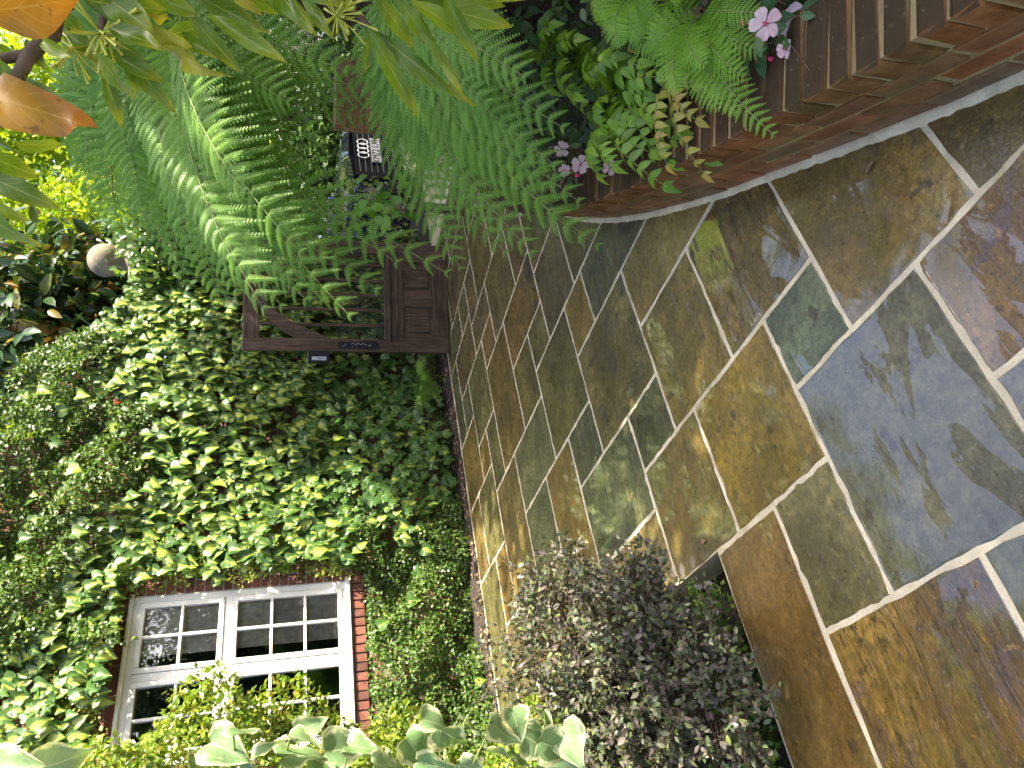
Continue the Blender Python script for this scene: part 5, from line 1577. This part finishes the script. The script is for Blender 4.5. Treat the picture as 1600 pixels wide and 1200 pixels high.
# dark leafy understorey filling the shaded back of the bed
us = empty('bed_understorey', (1.5, 2.6, .3), 0, 'dark leafy plants filling the shaded back of the brick bed', 'plant')
n = 5200
x = .95 + 2.0 * rng.random(n); y = .5 + 4.6 * rng.random(n)
wx = np.interp(y, WP[:, 1], WP[:, 0])
k = x > wx + .22; x, y, wx = x[k], y[k], wx[k]; n = len(x)
z = .30 + rng.random(n) ** 1.4 * np.clip((x - wx - .15) * .8, .06, .75)
lo = np.stack([x, y, z], 1)
scatter('foliage', PR['oval'], lo, norm(rng.normal(size=(n, 3)) + [-.6, -.4, -.2]), norm(Z3 + np.array([-.4, -.4, 0]) + rng.normal(0, .5, (n, 3))), .065 * (.6 + .8 * rng.random(n)), M['hedge'], us)
n = 700
x = .9 + .9 * rng.random(n); y = .6 + 3.6 * rng.random(n); wx = np.interp(y, WP[:, 1], WP[:, 0]); k = (x > wx + .06) & (x < wx + .7); x, y = x[k], y[k]; n = len(x)
o = scatter('leaf_litter', PR['oval'], np.stack([x, y, np.where(x > np.interp(y, WP[:, 1], WP[:, 0]) + .2, .305, .353)], 1), rand_dirs(n) * [1, 1, .15], norm(Z3 + rng.normal(0, .35, (n, 3))), .04 * (.5 + rng.random(n)), M['dead'])
tag(o, 'dry brown leaves lying on the bed soil and brick coping', 'leaves', kind='stuff')
dl = [(1328, 50, 1.47), (1150, 195, 1.72), (1065, 30, 1.9), (985, 285, 2.35), (968, 290, 2.4)]
for k, (x, y, Y) in enumerate(dl[:3]):
    p = at(x, y, Y)
    rt = empty('fallen_leaf', p, 0, ['curled brown dead leaf beside the large pink bloom', 'dry tan leaf on the coping under the lime fern', 'pale brown dead leaf caught between shield ferns'][k], 'leaf')
    leaf_objs('blade', 'oval', [p], [norm(np.array([-.2, -.4, -.5]) + rng.normal(0, .2, 3))], [norm(np.array([-.3, -.7, .5]))], .05 if k < 2 else .075, M['dead'], rt)

for k, (x, y) in enumerate(LEAFSPOTS):
    d = ray(x, y); p = np.array([0, 0, CAM_H]) + d * (-CAM_H / d[2]); p[2] = .006
    rt = empty('fallen_leaf', p, 0, ['thin brown leaf lying on the middle slabs', 'narrow tan leaf on the olive slab beside the brick wall', 'pale orange leaf on the paving above the purple shrub', 'tiny pale leaf on a small tan slab'][k], 'leaf')
    leaf_objs('blade', 'oval', [p], [norm(D1 + rng.normal(0, .4, 3) * [1, 1, 0])], [norm(Z3 + rng.normal(0, .15, 3))], (.06, .05, .055, .03)[k], M['dead'], rt, .6)
# hydrangea by the gate
hy = empty('hydrangea', (1.72, 6.75, 0), 0, 'fresh green leafy hydrangea with faded flower heads by the gate', 'shrub')
n = 46
lo = at(603, 325, 6.8) + rng.normal(size=(n, 3)) * [.14, .12, .14]
leaf_objs('leaf', 'oval', lo, norm(rng.normal(size=(n, 3)) + [0, -.4, -.4]), norm(Z3 + np.array([0, -.6, 0]) + rng.normal(0, .35, (n, 3))), .14 * (.7 + .5 * rng.random(n)), M['hydrangea'], hy, 1.25)
V, Fc = join_np([tube_np([(1.72 + rng.normal(0, .04), 6.75, 0), lo[i] * .5 + [.86, 3.37, .1], lo[i]], [.008, .006, .003], 5) for i in range(0, n, 4)]); mk('stem', local(hy, V), Fc, M['bark'], hy)
for (x, y) in ((580, 302), (625, 322)):
    p = at(x, y, 6.7); m_ = 90; d = norm(rng.normal(size=(m_, 3)))
    scatter('flower_head', PR['quad'], p + d * .055 * [1.2, 1, 1], norm(rng.normal(size=(m_, 3))), d, .035, M['hyd_flower'], hy, stuff=False)
# little fern beside the gate foot
gf = empty('small_fern', PST(6.0, 4.25, .05), 0, 'small dark fern growing at the foot of the ivy beside the gate', 'fern')
for k in range(9):
    b = np.array(gf.location) + [0, 0, .05]; a = rad(180 + k * 22)
    tip = b + np.array([math.cos(a) * .30, math.sin(a) * .2, .15 + .12 * rng.random()])
    frond('frond', b, b + (tip - b) * .5 + [0, 0, .2], tip, gf, M['fern'], pairs=16, plen=.07, npin=8, pl=.012, stem=.003, seed=500 + k)

# ================================================================== FOREGROUND BROAD-LEAVED TREE (upper right, close to the camera)
bt_ = empty('broadleaf_tree', (1.35, 1.15, .3), 0, 'broad leaved evergreen branch with drooping leaves close to the camera', 'tree')
# base x, y -> tip x, y, width px, distance, kind
BL = [(-70, 20, 143, 10, 62, .72, 'o'), (-75, 130, 165, 204, 62, .74, 'o'), (-40, -30, 60, -5, 50, .74, 'o'),
      (196, 42, 303, 74, 34, 1.0, 'y'), (250, 68, 342, 124, 25, 1.0, 'y'), (352, -40, 402, 22, 28, 1.05, 'y'), (235, 20, 270, 38, 20, 1.0, 'y'),
      (130, 0, 262, 20, 52, .98, 'g'), (150, -15, 240, 48, 48, .98, 'g'), (172, 45, 250, 70, 34, .98, 'g'), (300, -10, 420, 52, 34, 1.05, 'g'), (320, 20, 452, 100, 30, 1.05, 'g'), (285, 10, 380, 118, 27, 1.04, 'g'), (395, -30, 492, 42, 36, 1.05, 'g'),
      (180, 62, 266, 174, 36, 1.02, 'g'), (160, 75, 258, 130, 30, 1.0, 'g'), (150, 80, 200, 155, 28, 1.0, 'g'), (160, 110, 192, 200, 22, 1.05, 'g'), (195, 72, 215, 150, 18, 1.05, 'g'), (240, 60, 330, 40, 30, 1.05, 'g'), (265, 50, 345, 90, 24, 1.05, 'g'),
      (-40, 235, 62, 277, 30, .95, 'g'), (-30, 270, 85, 322, 36, .95, 'g'), (-45, 320, 55, 392, 36, .95, 'g'), (-40, 210, 45, 245, 30, .95, 'g'), (-50, 300, 36, 346, 26, .95, 'g'), (22, 225, 96, 226, 26, .95, 'g'), (28, 120, 95, 156, 30, 1.0, 'g'), (40, 145, 92, 160, 22, 1.0, 'y'),
      (20, 70, 40, 130, 22, .98, 'g'), (40, 60, 70, 110, 20, .98, 'g'), (0, 90, 20, 150, 24, .98, 'g'), (60, 60, 110, 90, 22, .98, 'g'), (90, 10, 130, 60, 26, 1.02, 'g'), (-20, 60, 25, 100, 26, .98, 'g'),
      (575, 42, 574, 122, 17, 1.12, 'g'), (577, 45, 657, 190, 30, 1.12, 'g'), (580, 45, 733, 170, 30, 1.12, 'g'), (586, -10, 652, 82, 28, 1.12, 'g'), (615, -12, 690, 96, 24, 1.12, 'g'), (640, -10, 722, 146, 28, 1.12, 'g'), (640, 0, 740, 60, 30, 1.1, 'g'), (648, 0, 803, 42, 44, 1.1, 'g'), (690, -20, 747, 97, 28, 1.1, 'g'),
      (700, -15, 790, 10, 30, 1.1, 'g'), (720, -30, 830, 0, 34, 1.1, 'g'), (420, -30, 480, 45, 30, 1.08, 'g'), (440, -40, 540, 10, 34, 1.08, 'g'), (350, -20, 440, 20, 30, 1.05, 'g'), (505, -20, 560, 20, 22, 1.1, 'g'), (470, -10, 520, 60, 22, 1.1, 'g'), (90, 40, 160, 95, 28, 1.02, 'g'), (220, -20, 310, 25, 36, 1.0, 'g'), (1388, -15, 1398, 20, 14, 1.3, 'g')]
for kd, mt in (('o', 'broad_orange'), ('y', 'broad_yellow'), ('g', 'broad')):
    P, YD, NR, SZ, WS = [], [], [], [], []
    for (x0, y0, x1, y1, w_, Y, k_) in BL:
        if k_ != kd: continue
        a = at(x0, y0, Y + rng.normal(0, .02)); b = at(x1, y1, Y + rng.normal(0, .03) + .01)
        L = np.linalg.norm(b - a); dep = Y * 1.02
        to_cam = norm(np.array([0, 0, CAM_H]) - a)
        P.append(a); YD.append(norm(b - a)); NR.append(norm(to_cam + rng.normal(0, .28, 3) + Z3 * .2)); SZ.append(L)
        WS.append(min(1.5, (w_ * dep / FPX) / (.34 * L) * (.98 if kd == 'o' else .90)))
    leaf_objs({'o': 'orange_leaf', 'y': 'yellow_leaf', 'g': 'leaf'}[kd], 'broad' if kd == 'g' else 'curly', P, YD, NR, np.array(SZ), M[mt], bt_, np.array(WS))
J0 = np.array([1.35, 1.15, .3]); J1 = np.array([1.30, 1.15, 1.5]); J2 = np.array([1.15, 1.12, 2.1])
parts = [tube_np([J0, (J0 + J1) / 2 + [.03, 0, 0], J1, J2], [.05, .045, .038, .025], 9)]
for (x, y, Y, r_) in ((158, 58, 1.0, .005), (576, 42, 1.12, .005), (640, -5, 1.12, .005), (300, -10, 1.04, .005), (430, -30, 1.08, .005)):
    e = at(x, y, Y); s0_ = J1 + (J2 - J1) * rng.random(); parts.append(tube_np([s0_, (s0_ + e) / 2 + [.05, 0, .06], e], [.014, .010, r_], 7))
e = [at(x, y, Y) for x, y, Y in ((100, -60, 1.0), (80, 55, .98), (45, 85, .97), (28, 120, .97), (20, 150, .97), (-30, 230, .95))]
parts.append(tube_np([J2] + e, [.016, .012, .011, .009, .008, .007, .005], 7))
parts.append(tube_np([e[2], at(-10, 95, .97), at(-40, 140, .93)], [.007, .006, .004], 6))
V, Fc = join_np(parts); mk('branch', local(bt_, V), Fc, M['bark'], bt_, smooth=True)
# yellow green flower clusters
for (x, y, Y, n_, sp) in ((158, 52, 1.0, 26, .055), (115, 75, 1.02, 18, .045), (525, 25, 1.12, 28, .055)):
    c = at(x, y, Y); parts = []
    for q_ in range(n_):
        d = norm(rng.normal(size=3) + [-.3, -.1, -.5]); L = sp * (.5 + .7 * rng.random())
        parts.append(tube_np([c, c + d * L * .5 + rng.normal(0, .003, 3), c + d * L], [.0014, .0012, .0024], 5))
    V, Fc = join_np(parts); mk('flower_cluster', local(bt_, V), Fc, M['flower_green'], bt_)['kind'] = 'stuff'
